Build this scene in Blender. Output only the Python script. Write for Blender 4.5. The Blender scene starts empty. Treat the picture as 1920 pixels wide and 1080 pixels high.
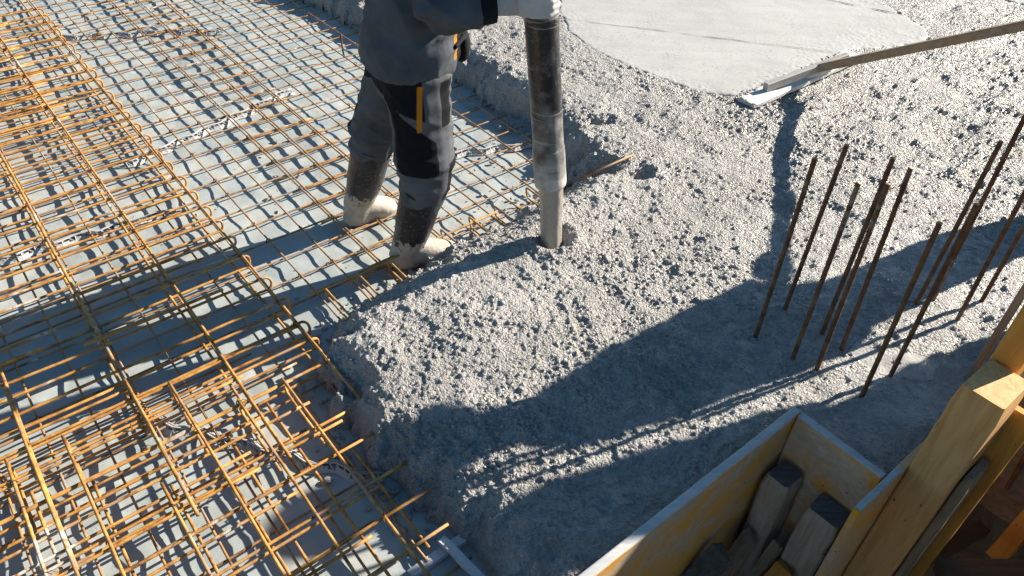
import bpy, math, random
import numpy as np
from mathutils import Vector, Matrix, noise as mnoise

random.seed(7)
RNG = np.random.default_rng(11)
SC = bpy.context.scene
COL = SC.collection

# ------------------------------------------------------------------ camera
CAM_Z = 2.12
FOC, PITCH, ROLL, AZ = 1414.79, math.radians(41.144), math.radians(1.793), math.radians(50.239)
cam = bpy.data.cameras.new("camera")
camo = bpy.data.objects.new("camera", cam)
COL.objects.link(camo)
cam.sensor_width = 36.0
cam.lens = FOC / 1920.0 * 36.0
cam.clip_start = 0.02
cam.clip_end = 500
_c, _s = math.cos(PITCH), math.sin(PITCH)
_r, _u, _f = Vector((1, 0, 0)), Vector((0, _s, _c)), Vector((0, _c, -_s))
_r2 = _r * math.cos(ROLL) + _u * math.sin(ROLL)
_u2 = -_r * math.sin(ROLL) + _u * math.cos(ROLL)
M = Matrix((( _r2.x, _u2.x, -_f.x, 0), (_r2.y, _u2.y, -_f.y, 0), (_r2.z, _u2.z, -_f.z, CAM_Z), (0, 0, 0, 1)))
camo.matrix_world = M
SC.camera = camo

# ------------------------------------------------------------------ light
SUN_AZ, SUN_EL = math.radians(26), math.radians(28.5)      # azimuth counted from +x
W = bpy.data.worlds.new("World")
SC.world = W
W.use_nodes = True
nt = W.node_tree
nt.nodes.clear()
sky = nt.nodes.new("ShaderNodeTexSky")
sky.sky_type = 'NISHITA'
sky.sun_disc = False
sky.sun_elevation = SUN_EL
sky.sun_rotation = math.pi / 2 - SUN_AZ
sky.air_density = 1.0
sky.dust_density = 0.3
sky.ozone_density = 1.0
bg = nt.nodes.new("ShaderNodeBackground")
bg.inputs[1].default_value = 0.052
out = nt.nodes.new("ShaderNodeOutputWorld")
hs = nt.nodes.new("ShaderNodeHueSaturation")
hs.inputs["Hue"].default_value = 0.491
hs.inputs["Saturation"].default_value = 1.25
nt.links.new(sky.outputs[0], hs.inputs["Color"])
nt.links.new(hs.outputs[0], bg.inputs[0])
nt.links.new(bg.outputs[0], out.inputs[0])
sl = bpy.data.lights.new("sun", 'SUN')
sl.energy = 5.0
sl.angle = math.radians(0.5)
sl.color = (1.0, 0.90, 0.775)
so = bpy.data.objects.new("sun", sl)
COL.objects.link(so)
sdir = Vector((math.cos(SUN_EL) * math.cos(SUN_AZ), math.cos(SUN_EL) * math.sin(SUN_AZ), math.sin(SUN_EL)))
so.rotation_euler = sdir.to_track_quat('Z', 'Y').to_euler()
so.location = sdir * 20
SC.view_settings.view_transform = 'Standard'
SC.view_settings.look = 'None'
SC.view_settings.gamma = 1
SC.view_settings.exposure = 1.27

# ------------------------------------------------------------------ frames
# the reinforcement grid has its own axes: U along the long bars, V across
AX = np.array([math.sin(AZ), math.cos(AZ), 0.0])
BX = np.array([math.cos(AZ), -math.sin(AZ), 0.0])
SE = np.array([math.cos(SUN_AZ), math.sin(SUN_AZ), 0])
SN = np.array([-math.sin(SUN_AZ), math.cos(SUN_AZ), 0])


def W3(u, v, z=0.0):
    return AX * u + BX * v + np.array([0, 0, z])


def to_uv(P):
    P = np.asarray(P)
    return P @ AX[:P.shape[-1]], P @ BX[:P.shape[-1]]


# ------------------------------------------------------------------ material helpers
def new_mat(name, rough=0.6, spec=0.4, metal=0.0):
    m = bpy.data.materials.new(name)
    m.use_nodes = True
    b = m.node_tree.nodes["Principled BSDF"]
    b.inputs["Roughness"].default_value = rough
    b.inputs["Specular IOR Level"].default_value = spec
    b.inputs["Metallic"].default_value = metal
    return m, m.node_tree, b


def nd(nt, t, **kw):
    n = nt.nodes.new(t)
    for k, v in kw.items():
        setattr(n, k, v)
    return n


def tex(nt, scale, detail=4, rough=0.55, stretch=None, dist=0.0, coord='Object'):
    tc = nd(nt, "ShaderNodeTexCoord")
    n = nd(nt, "ShaderNodeTexNoise")
    n.inputs["Scale"].default_value = scale
    n.inputs["Detail"].default_value = detail
    n.inputs["Roughness"].default_value = rough
    n.inputs["Distortion"].default_value = dist
    if stretch is not None:
        mp = nd(nt, "ShaderNodeMapping")
        if len(stretch) == 2:
            mp.inputs["Rotation"].default_value = stretch[1]
        mp.inputs["Scale"].default_value = stretch[0]
        nt.links.new(tc.outputs[coord], mp.inputs[0])
        nt.links.new(mp.outputs[0], n.inputs["Vector"])
    else:
        nt.links.new(tc.outputs[coord], n.inputs["Vector"])
    return n.outputs["Fac"]


def ramp(nt, fac, stops):
    r = nd(nt, "ShaderNodeValToRGB")
    e = r.color_ramp.elements
    while len(e) < len(stops):
        e.new(0.5)
    for i, (p, c) in enumerate(stops):
        e[i].position = p
        e[i].color = (*c, 1) if len(c) == 3 else c
    nt.links.new(fac, r.inputs[0])
    return r.outputs[0]


def mixc(nt, fac, a, b):
    m = nd(nt, "ShaderNodeMix", data_type='RGBA')
    for s, v in ((m.inputs[0], fac), (m.inputs[6], a), (m.inputs[7], b)):
        if isinstance(v, (int, float)):
            s.default_value = v
        elif isinstance(v, tuple):
            s.default_value = (*v, 1)
        else:
            nt.links.new(v, s)
    return m.outputs[2]


def mathn(nt, op, a, b=None):
    m = nd(nt, "ShaderNodeMath", operation=op)
    for s, v in zip(m.inputs, (a, b)):
        if v is None:
            continue
        if isinstance(v, (int, float)):
            s.default_value = v
        else:
            nt.links.new(v, s)
    return m.outputs[0]


def bump(nt, b, h, strength=0.5, dist=0.01):
    bn = nd(nt, "ShaderNodeBump")
    bn.inputs["Strength"].default_value = strength
    bn.inputs["Distance"].default_value = dist
    nt.links.new(h, bn.inputs["Height"])
    nt.links.new(bn.outputs[0], b.inputs["Normal"])


def step(nt, x, lo, hi):
    r = nd(nt, "ShaderNodeMapRange")
    r.inputs[1].default_value = lo
    r.inputs[2].default_value = hi
    nt.links.new(x, r.inputs[0])
    return r.outputs[0]


def attr(nt, name):
    a = nd(nt, "ShaderNodeAttribute")
    a.attribute_name = name
    return a.outputs["Fac"]


# ------------------------------------------------------------------ materials
def concrete_mat(name, lo, hi, rough, fine, bstr, pits=False, grit=False):
    m, t, b = new_mat(name, rough, 0.5)
    n1 = tex(t, 3.0, 5)
    n2 = tex(t, 90, 4, 0.6)
    f = mathn(t, 'ADD', mathn(t, 'MULTIPLY', n1, 0.5), mathn(t, 'MULTIPLY', n2, 0.5))
    c = ramp(t, f, [(0.35, lo), (0.65, hi)])
    if pits:
        p = tex(t, 75, 3)
        p2 = tex(t, 8, 3)
        k = mathn(t, 'MULTIPLY', step(t, p, 0.60, 0.68), step(t, p2, 0.40, 0.58))
        c = mixc(t, k, c, (0.22, 0.215, 0.2))
    t.links.new(c, b.inputs["Base Color"])
    h = mathn(t, 'ADD', tex(t, fine, 6, 0.65), mathn(t, 'MULTIPLY', tex(t, fine * 3.1, 3), 0.5))
    if grit:
        tc = nd(t, "ShaderNodeTexCoord")
        for sc_, wt in ((95, 1.3), (170, 0.7)):
            vo = nd(t, "ShaderNodeTexVoronoi")
            vo.inputs["Scale"].default_value = sc_
            t.links.new(tc.outputs["Object"], vo.inputs["Vector"])
            gm_ = mathn(t, 'MULTIPLY', mathn(t, 'MULTIPLY', vo.outputs["Distance"], -wt), attr(t, "grit"))
            h = mathn(t, 'ADD', h, gm_)
    bump(t, b, h, bstr, 0.007 if grit else 0.006)
    return m


M_ROUGH = concrete_mat("wet rough concrete", (0.26, 0.253, 0.237), (0.43, 0.422, 0.40), 0.30, 130, 0.95, grit=True)
M_SLAB = concrete_mat("trowelled concrete", (0.35, 0.35, 0.333), (0.45, 0.45, 0.428), 0.55, 60, 0.2, True)
_t = M_SLAB.node_tree
_b = _t.nodes["Principled BSDF"]
_w = nd(_t, "ShaderNodeTexWave", wave_type='RINGS')
_w.inputs["Scale"].default_value = 2.2
_w.inputs["Distortion"].default_value = 5.0
_w.inputs["Detail"].default_value = 3
_tc = nd(_t, "ShaderNodeTexCoord")
_mp = nd(_t, "ShaderNodeMapping")
_mp.inputs["Location"].default_value = (-2.2, -3.2, 0)
_t.links.new(_tc.outputs["Object"], _mp.inputs[0])
_t.links.new(_mp.outputs[0], _w.inputs["Vector"])
_old = _b.inputs["Normal"].links[0].from_node
_bn = nd(_t, "ShaderNodeBump")
_bn.inputs["Strength"].default_value = 0.10
_bn.inputs["Distance"].default_value = 0.012
_t.links.new(_w.outputs["Fac"], _bn.inputs["Height"])
_t.links.new(_old.outputs[0], _bn.inputs["Normal"])
_t.links.new(_bn.outputs[0], _b.inputs["Normal"])
M_STREAM = concrete_mat("flowing concrete", (0.28, 0.255, 0.215), (0.38, 0.35, 0.30), 0.35, 60, 0.35)


def rust_mat(name, dark, mid, bright, grey, gf, rough=0.6, cem=1.0):
    m, t, b = new_mat(name, rough, 0.35)
    n = tex(t, 22, 5, 0.62)
    c = ramp(t, n, [(0.28, dark), (0.45, mid), (0.66, bright)])
    g = step(t, tex(t, 7, 4), gf, gf + 0.12)
    c = mixc(t, g, c, grey)
    sp = mathn(t, 'MULTIPLY', step(t, tex(t, 3.3, 3), 0.62, 0.68), step(t, tex(t, 45, 3), 0.42, 0.52))
    c = mixc(t, mathn(t, 'MULTIPLY', sp, cem), c, (0.55, 0.52, 0.46))
    t.links.new(c, b.inputs["Base Color"])
    bump(t, b, tex(t, 260, 2), 0.5, 0.002)
    return m


M_RUST = rust_mat("ochre rust", (0.11, 0.045, 0.018), (0.37, 0.175, 0.042), (0.58, 0.315, 0.085), (0.31, 0.21, 0.13), 0.55)
M_WIRE = rust_mat("drawn wire rust", (0.085, 0.04, 0.02), (0.27, 0.14, 0.055), (0.48, 0.27, 0.095), (0.30, 0.225, 0.165), 0.5, 0.5)
M_DOWEL = rust_mat("brown dowel rust", (0.05, 0.025, 0.013), (0.11, 0.055, 0.028), (0.19, 0.10, 0.05), (0.12, 0.075, 0.05), 0.62, 0.75, 0.25)

m, t, b = new_mat("grey green plastic film", 0.42, 0.5)
c = ramp(t, tex(t, 2.2, 6, 0.6), [(0.3, (0.265, 0.31, 0.315)), (0.5, (0.335, 0.375, 0.37)), (0.72, (0.42, 0.43, 0.40))])
c = mixc(t, mathn(t, 'MULTIPLY', step(t, tex(t, 3.1, 6, 0.65), 0.50, 0.72), 0.5), c, (0.40, 0.405, 0.37))
c = mixc(t, step(t, tex(t, 11, 5), 0.58, 0.78), c, (0.47, 0.48, 0.455))
c = mixc(t, mathn(t, 'MULTIPLY', step(t, tex(t, 4.7, 5), 0.60, 0.70), 0.55), c, (0.24, 0.27, 0.26))
c = mixc(t, step(t, tex(t, 55, 3), 0.70, 0.74), c, (0.12, 0.12, 0.11))
t.links.new(c, b.inputs["Base Color"])
t.links.new(ramp(t, tex(t, 5, 4), [(0.3, (0.3,) * 3), (0.7, (0.6,) * 3)]), b.inputs["Roughness"])
bump(t, b, tex(t, 18, 4), 0.25, 0.01)
M_FILM = m

m, t, b = new_mat("site soil", 0.95, 0.1)
t.links.new(ramp(t, tex(t, 6, 8, 0.7), [(0.3, (0.035, 0.028, 0.02)), (0.7, (0.11, 0.09, 0.065))]), b.inputs["Base Color"])
bump(t, b, tex(t, 30, 6), 0.8, 0.03)
M_SOIL = m


def wood_mat(name, lo, hi, stain, sf, axis, rough=0.65):
    """wood with grain running along a direction of the reinforcement grid"""
    m, t, b = new_mat(name, rough, 0.3)
    st = {'u': (1.2, 14, 14), 'v': (14, 1.2, 14), 'z': (14, 14, 1.2)}[axis]
    rot = (0, 0, AZ - math.pi / 2)
    g = tex(t, 3.0, 6, 0.6, (st, rot), 0.6)
    c = ramp(t, g, [(0.3, lo), (0.62, hi)])
    s = step(t, tex(t, 1.9, 6, 0.62, (tuple(0.25 * x + 1 for x in st), rot), 0.5), sf, sf + 0.22)
    c = mixc(t, s, c, stain)
    k = step(t, tex(t, 38, 3, 0.5, (tuple(0.08 * x + 0.6 for x in st), rot)), 0.70, 0.75)
    c = mixc(t, k, c, (0.06, 0.04, 0.025))
    t.links.new(c, b.inputs["Base Color"])
    bump(t, b, tex(t, 9, 5, 0.6, (st, rot)), 0.25, 0.004)
    return m


M_PLY_U = wood_mat("stained formwork ply", (0.46, 0.345, 0.245), (0.60, 0.47, 0.35), (0.78, 0.36, 0.02), 0.42, 'u')
M_PLY_V = wood_mat("stained formwork ply across", (0.46, 0.335, 0.235), (0.60, 0.46, 0.34), (0.72, 0.30, 0.02), 0.46, 'v')
M_PLYTOP = wood_mat("concrete smeared edge", (0.36, 0.37, 0.37), (0.50, 0.51, 0.51), (0.30, 0.27, 0.22), 0.66, 'u', 0.8)
M_PINE = wood_mat("yellow pine", (0.50, 0.26, 0.09), (0.68, 0.40, 0.17), (0.46, 0.19, 0.04), 0.56, 'z')
M_PINE2 = wood_mat("orange pine", (0.46, 0.20, 0.035), (0.60, 0.29, 0.06), (0.36, 0.14, 0.025), 0.6, 'z')
M_OLD = wood_mat("old grey timber", (0.17, 0.13, 0.09), (0.32, 0.25, 0.18), (0.26, 0.15, 0.07), 0.54, 'z', 0.85)
M_STUB = wood_mat("weathered timber stub", (0.30, 0.25, 0.20), (0.48, 0.41, 0.34), (0.34, 0.20, 0.09), 0.56, 'z', 0.85)
M_DARKWOOD = wood_mat("shade dark timber", (0.035, 0.028, 0.022), (0.085, 0.065, 0.05), (0.10, 0.055, 0.03), 0.6, 'u', 0.85)  # the pit's shade is put into this timber colour
M_DIRTTOP = wood_mat("muddy timber end", (0.06, 0.06, 0.06), (0.14, 0.135, 0.13), (0.2, 0.19, 0.17), 0.62, 'u', 0.9)
M_HANDLE = wood_mat("weathered handle wood", (0.24, 0.165, 0.10), (0.36, 0.26, 0.17), (0.26, 0.15, 0.07), 0.6, 'u', 0.7)
M_WHITEWOOD = concrete_mat("pale dusty batten", (0.42, 0.43, 0.44), (0.62, 0.63, 0.64), 0.75, 70, 0.5)
M_FLOAT = concrete_mat("cement coated board", (0.50, 0.50, 0.49), (0.66, 0.66, 0.64), 0.6, 40, 0.25)
M_BRACKET = concrete_mat("cement coated bracket", (0.27, 0.26, 0.25), (0.42, 0.41, 0.39), 0.6, 40, 0.25)
M_SPACER = concrete_mat("pale plastic spacer", (0.33, 0.34, 0.35), (0.50, 0.50, 0.49), 0.6, 30, 0.1)


def cloth_mat(name, col, var=0.25, rough=0.85):
    m, t, b = new_mat(name, rough, 0.15)
    lo = tuple(x * (1 - var) for x in col)
    hi = tuple(x * (1 + var) for x in col)
    t.links.new(ramp(t, tex(t, 9, 5), [(0.3, lo), (0.7, hi)]), b.inputs["Base Color"])
    bump(t, b, mathn(t, 'ADD', mathn(t, 'MULTIPLY', tex(t, 600, 1), 0.25), tex(t, 22, 4)), 0.35, 0.008)
    return m, t, b


def work_cloth(name, col, black, orange, dust=0.0):
    """grey cloth with black panels and orange piping where the mesh marks them"""
    m, t, b = cloth_mat(name, col)
    c = b.inputs["Base Color"].links[0].from_socket
    if dust:
        d = mathn(t, 'MULTIPLY', step(t, tex(t, 7, 5), 0.5, 0.75), dust)
        c = mixc(t, d, c, (0.27, 0.25, 0.225))
    c = mixc(t, step(t, attr(t, "panel"), -0.002, 0.002), c, black)
    c = mixc(t, step(t, attr(t, "piping"), -0.002, 0.002), c, orange)
    t.links.new(c, b.inputs["Base Color"])
    return m


M_JACKET = work_cloth("slate grey jacket cloth", (0.082, 0.094, 0.112), (0.008, 0.009, 0.011), (0.50, 0.20, 0.015))
M_TROUS = work_cloth("slate grey trouser cloth", (0.088, 0.096, 0.110), (0.008, 0.009, 0.012), (0.50, 0.19, 0.015), 0.18)
M_JACKET2 = cloth_mat("navy jacket cloth", (0.03, 0.04, 0.07))[0]
M_SKIN = new_mat("skin", 0.5, 0.4)[0]
M_SKIN.node_tree.nodes["Principled BSDF"].inputs["Base Color"].default_value = (0.45, 0.26, 0.18, 1)
M_HAIR = new_mat("dark hair", 0.6, 0.3)[0]
M_HAIR.node_tree.nodes["Principled BSDF"].inputs["Base Color"].default_value = (0.03, 0.02, 0.014, 1)
M_GLOVE = cloth_mat("pale work glove", (0.52, 0.52, 0.51), 0.15)[0]
M_CUFF = cloth_mat("black knit cuff", (0.012, 0.013, 0.017))[0]
M_HELMET = new_mat("white helmet plastic", 0.3, 0.5)[0]
M_HELMET.node_tree.nodes["Principled BSDF"].inputs["Base Color"].default_value = (0.75, 0.74, 0.70, 1)

# rubber boots: black above, a tide of cement below
m, t, b = new_mat("rubber boot", 0.30, 0.4)
g = nd(t, "ShaderNodeNewGeometry")
sx = nd(t, "ShaderNodeSeparateXYZ")
t.links.new(g.outputs["Position"], sx.inputs[0])
hgt = mathn(t, 'ADD', sx.outputs[2], mathn(t, 'ADD', mathn(t, 'MULTIPLY', mathn(t, 'SUBTRACT', tex(t, 9, 4), 0.5), 0.22), mathn(t, 'MULTIPLY', mathn(t, 'SUBTRACT', tex(t, 48, 4, 0.7), 0.5), 0.16)))
k = step(t, hgt, 0.178, 0.168)
k2 = mathn(t, 'MULTIPLY', step(t, tex(t, 75, 4), 0.60, 0.70), 0.55)
base = mixc(t, k2, (0.011, 0.013, 0.017), (0.25, 0.24, 0.225))
sm = mathn(t, 'MULTIPLY', step(t, tex(t, 5, 5), 0.55, 0.9), 0.25)
base = mixc(t, sm, base, (0.22, 0.215, 0.205))
c = mixc(t, k, base, ramp(t, tex(t, 30, 4), [(0.3, (0.34, 0.305, 0.255)), (0.7, (0.46, 0.42, 0.36))]))
t.links.new(c, b.inputs["Base Color"])
t.links.new(mathn(t, 'ADD', mathn(t, 'MULTIPLY', k, 0.35), 0.35), b.inputs["Roughness"])
bump(t, b, tex(t, 70, 5), 0.45, 0.006)
M_BOOT = m

# hose: black rubber with cement film growing towards the outlet
m, t, b = new_mat("black rubber hose", 0.38, 0.6)
g = nd(t, "ShaderNodeNewGeometry")
sx = nd(t, "ShaderNodeSeparateXYZ")
t.links.new(g.outputs["Position"], sx.inputs[0])
hgt = mathn(t, 'ADD', sx.outputs[2], mathn(t, 'MULTIPLY', mathn(t, 'SUBTRACT', tex(t, 8, 5), 0.5), 0.9))
k = step(t, hgt, 0.86, 0.60)
base = mixc(t, mathn(t, 'MULTIPLY', step(t, tex(t, 26, 6, 0.7), 0.5, 0.75), 0.5), (0.016, 0.018, 0.022), (0.22, 0.22, 0.215))
rings = tex(t, 1.0, 2, 0.5, ((3, 3, 46),), 0.3)
base = mixc(t, mathn(t, 'MULTIPLY', step(t, rings, 0.655, 0.67), 0.5), base, (0.35, 0.34, 0.32))
c = mixc(t, k, base, ramp(t, tex(t, 14, 5), [(0.32, (0.20, 0.195, 0.185)), (0.65, (0.50, 0.48, 0.45))]))
t.links.new(c, b.inputs["Base Color"])
t.links.new(mathn(t, 'ADD', mathn(t, 'MULTIPLY', k, 0.3), 0.34), b.inputs["Roughness"])
bump(t, b, mathn(t, 'ADD', tex(t, 40, 5), mathn(t, 'MULTIPLY', rings, 0.6)), 0.4, 0.005)
M_HOSE = m


# ------------------------------------------------------------------ mesh helpers
class MB:
    def __init__(self):
        self.v, self.f, self.mi = [], [], []
        self.n = 0

    def add(self, verts, faces, mi=0):
        self.v.append(np.asarray(verts, float))
        for f in faces:
            self.f.append([i + self.n for i in f])
            self.mi.append(mi)
        self.n += len(verts)
        return self

    def tube(self, pts, r, sides=6, cap=True, mi=0):
        P = np.asarray(pts, float)
        n = len(P)
        T = np.gradient(P, axis=0)
        T /= np.linalg.norm(T, axis=1)[:, None] + 1e-12
        ref = np.array([0, 0, 1.0])
        if abs(T[0] @ ref) > 0.9:
            ref = np.array([1.0, 0, 0])
        A = np.empty_like(P)
        a = np.cross(T[0], ref)
        a /= np.linalg.norm(a)
        for i in range(n):
            a = a - T[i] * (a @ T[i])
            a /= np.linalg.norm(a)
            A[i] = a
        B = np.cross(T, A)
        R = np.full(n, r) if np.isscalar(r) else np.asarray(r, float)
        th = np.linspace(0, 2 * math.pi, sides, endpoint=False)
        V = P[:, None] + R[:, None, None] * (np.cos(th)[None, :, None] * A[:, None] + np.sin(th)[None, :, None] * B[:, None])
        V = V.reshape(-1, 3)
        F = []
        for i in range(n - 1):
            for j in range(sides):
                k = (j + 1) % sides
                F.append((i * sides + j, i * sides + k, (i + 1) * sides + k, (i + 1) * sides + j))
        if cap:
            F.append(tuple(reversed(range(sides))))
            F.append(tuple((n - 1) * sides + j for j in range(sides)))
        return self.add(V, F, mi)

    def loft(self, rings, sides=18, cap=True, mi=0):
        """rings: (centre, half width A, half width B, direction of A); B completes with the path"""
        P = np.array([r[0] for r in rings], float)
        T = np.gradient(P, axis=0)
        T /= np.linalg.norm(T, axis=1)[:, None] + 1e-12
        th = np.linspace(0, 2 * math.pi, sides, endpoint=False)
        V = []
        for i, r in enumerate(rings):
            tn = T[i]
            a = np.asarray(r[3], float)
            a = a - tn * (a @ tn)
            a /= np.linalg.norm(a)
            bb = np.cross(tn, a)
            V.append(P[i] + np.cos(th)[:, None] * a * r[1] + np.sin(th)[:, None] * bb * r[2])
        V = np.concatenate(V)
        F = []
        n = len(rings)
        for i in range(n - 1):
            for j in range(sides):
                k = (j + 1) % sides
                F.append((i * sides + j, i * sides + k, (i + 1) * sides + k, (i + 1) * sides + j))
        if cap:
            F.append(tuple(reversed(range(sides))))
            F.append(tuple((n - 1) * sides + j for j in range(sides)))
        return self.add(V, F, mi)

    def ball(self, c, r, seg=14, rng=9, axes=None, mi=0):
        c = np.asarray(c, float)
        r = np.array([r] * 3 if np.isscalar(r) else r, float)
        X = np.eye(3) if axes is None else np.asarray(axes, float)
        V = [c + X[2] * r[2]]
        for i in range(1, rng):
            a = math.pi * i / rng
            for j in range(seg):
                q = 2 * math.pi * j / seg
                V.append(c + X[0] * r[0] * math.sin(a) * math.cos(q) + X[1] * r[1] * math.sin(a) * math.sin(q) + X[2] * r[2] * math.cos(a))
        V.append(c - X[2] * r[2])
        F = []
        for j in range(seg):
            F.append((0, 1 + j, 1 + (j + 1) % seg))
        for i in range(rng - 2):
            for j in range(seg):
                k = (j + 1) % seg
                F.append((1 + i * seg + j, 1 + (i + 1) * seg + j, 1 + (i + 1) * seg + k, 1 + i * seg + k))
        L = 1 + (rng - 1) * seg
        for j in range(seg):
            F.append((L, L - seg + (j + 1) % seg, L - seg + j))
        return self.add(V, F, mi)

    def build(self, name, mat, parent=None, smooth=True):
        me = bpy.data.meshes.new(name)
        V = np.concatenate(self.v) if len(self.v) > 1 else self.v[0]
        me.from_pydata(V.tolist(), [], self.f)
        mats = mat if isinstance(mat, (list, tuple)) else [mat]
        for mm in mats:
            me.materials.append(mm)
        if any(self.mi):
            me.polygons.foreach_set("material_index", self.mi)
        if smooth:
            me.polygons.foreach_set("use_smooth", [True] * len(me.polygons))
        me.update()
        o = bpy.data.objects.new(name, me)
        COL.objects.link(o)
        if parent is not None:
            o.parent = parent
            o.matrix_parent_inverse = Matrix.Translation(-Vector(parent.location))
        return o


def tag(o, label=None, cat=None, group=None, kind=None):
    if label:
        o["label"] = label
    if cat:
        o["category"] = cat
    if group:
        o["group"] = group
    if kind:
        o["kind"] = kind
    return o


def empty(name, loc):
    o = bpy.data.objects.new(name, None)
    o.empty_display_size = 0.1
    COL.objects.link(o)
    o.location = Vector(loc)
    return o


def board(u0, u1, v0, v1, z0, z1, bev=0.004, rag=0.0, seed=0, tilt=(0, 0), mats=(0, 0)):
    """a bevelled timber of the grid frame, split along its length so that edges can be uneven"""
    mb = MB()
    rr = random.Random(seed)
    dims = [(u0, u1), (v0, v1), (z0, z1)]
    L = [d[1] - d[0] for d in dims]
    ax = int(np.argmax(L))
    o1, o2 = [i for i in range(3) if i != ax]
    n = max(2, int(L[ax] / 0.06))
    ring = []
    for i in range(n + 1):
        tt = dims[ax][0] + L[ax] * i / n
        b = bev
        ins = bev if i in (0, n) else 0
        sq = []
        for (sa, sb) in ((0, 0), (1, 0), (1, 1), (0, 1)):
            ca, cb = dims[o1][sa], dims[o2][sb]
            da, db = (1 if sa == 0 else -1), (1 if sb == 0 else -1)
            ja, jb = rr.uniform(-rag, rag), rr.uniform(-rag, rag)
            pts = [(ca + da * ins + ja, cb + db * (b + ins) + jb), (ca + da * (b + ins) + ja, cb + db * ins + jb)]
            if (sa, sb) in ((1, 0), (0, 1)):
                pts.reverse()
            sq += pts
        # order corners around
        sq = sorted(sq, key=lambda p: math.atan2(p[1] - sum(dims[o2]) / 2, p[0] - sum(dims[o1]) / 2)) if False else sq
        for (a_, b_) in sq:
            q = [0, 0, 0]
            q[ax], q[o1], q[o2] = tt, a_, b_
            ring.append(q)
    V = [W3(q[0] + tilt[0] * (q[2] - z0), q[1] + tilt[1] * (q[2] - z0), q[2]) for q in ring]
    F, k = [], 8
    for i in range(n):
        for j in range(k):
            F.append((i * k + j, i * k + (j + 1) % k, (i + 1) * k + (j + 1) % k, (i + 1) * k + j))
    F.append(tuple(range(k)))
    F.append(tuple(n * k + j for j in reversed(range(k))))
    mb.add(V, F)
    return mb


def fix_normals(o):
    import bmesh
    bm = bmesh.new()
    bm.from_mesh(o.data)
    bmesh.ops.recalc_face_normals(bm, faces=bm.faces)
    bm.to_mesh(o.data)
    bm.free()
    return o


def flat(o):
    o.data.polygons.foreach_set("use_smooth", [False] * len(o.data.polygons))
    return fix_normals(o)


# numpy noise -------------------------------------------------------
def _h(ix, iy, iz, s):
    x = (ix * 374761393 + iy * 668265263 + iz * 2147483647 + s * 1274126177) & 0xFFFFFFFF
    x = ((x ^ (x >> 13)) * 1274126177) & 0xFFFFFFFF
    x = ((x ^ (x >> 16)) * 2246822519) & 0xFFFFFFFF
    return ((x ^ (x >> 15)) & 0xFFFFFF) / float(0x1000000)


def vnoise(x, y, s=0):
    ix, iy = np.floor(x).astype(np.int64), np.floor(y).astype(np.int64)
    fx, fy = x - ix, y - iy
    fx, fy = fx * fx * (3 - 2 * fx), fy * fy * (3 - 2 * fy)
    z = np.zeros_like(ix)
    a, b_, c_, d_ = _h(ix, iy, z, s), _h(ix + 1, iy, z, s), _h(ix, iy + 1, z, s), _h(ix + 1, iy + 1, z, s)
    return (a * (1 - fx) + b_ * fx) * (1 - fy) + (c_ * (1 - fx) + d_ * fx) * fy - 0.5


def fbm(x, y, s=0, oct=4):
    r, a = 0, 1.0
    for i in range(oct):
        r = r + a * vnoise(x * 2 ** i + 17.3 * i, y * 2 ** i - 9.1 * i, s + i)
        a *= 0.5
    return r


def pebbles(P, cell, s, lo=0.35, hi=0.75):
    """bumps of random stones in cells of the given size; P: n x 3; returns height in cell units"""
    Q = P / cell
    I = np.floor(Q).astype(np.int64)
    best = np.zeros(len(P))
    for dx in (-1, 0, 1):
        for dy in (-1, 0, 1):
            for dz in (-1, 0, 1):
                i, j, k = I[:, 0] + dx, I[:, 1] + dy, I[:, 2] + dz
                cx, cy, cz = i + _h(i, j, k, s), j + _h(i, j, k, s + 1), k + _h(i, j, k, s + 2)
                r = lo + (hi - lo) * _h(i, j, k, s + 3) ** 2
                d2 = (Q[:, 0] - cx) ** 2 + (Q[:, 1] - cy) ** 2 + (Q[:, 2] - cz) ** 2
                best = np.maximum(best, np.sqrt(np.maximum(r * r - d2, 0)))
    return best


def grid_mesh(name, V, nu, nv, keep, mat, parent=None, attrs=None):
    idx = np.arange(nu * nv).reshape(nu, nv)
    q = np.stack([idx[:-1, :-1], idx[1:, :-1], idx[1:, 1:], idx[:-1, 1:]], -1).reshape(-1, 4)
    if keep is not None:
        q = q[keep[q].all(1)]
    used = np.unique(q)
    re = np.full(nu * nv, -1)
    re[used] = np.arange(len(used))
    q = re[q]
    V = V[used]
    me = bpy.data.meshes.new(name)
    me.vertices.add(len(V))
    me.vertices.foreach_set("co", V.ravel())
    me.loops.add(q.size)
    me.loops.foreach_set("vertex_index", q.ravel().astype(np.int32))
    me.polygons.add(len(q))
    me.polygons.foreach_set("loop_start", np.arange(0, q.size, 4, dtype=np.int32))
    me.polygons.foreach_set("loop_total", np.full(len(q), 4, dtype=np.int32))
    me.update(calc_edges=True)
    me.polygons.foreach_set("use_smooth", np.ones(len(q), dtype=bool))
    me.materials.append(mat)
    for k_, a_ in (attrs or {}).items():
        at = me.attributes.new(k_, 'FLOAT', 'POINT')
        at.data.foreach_set("value", np.asarray(a_[used], np.float32))
    o = bpy.data.objects.new(name, me)
    COL.objects.link(o)
    if parent:
        o.parent = parent
    return o


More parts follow.
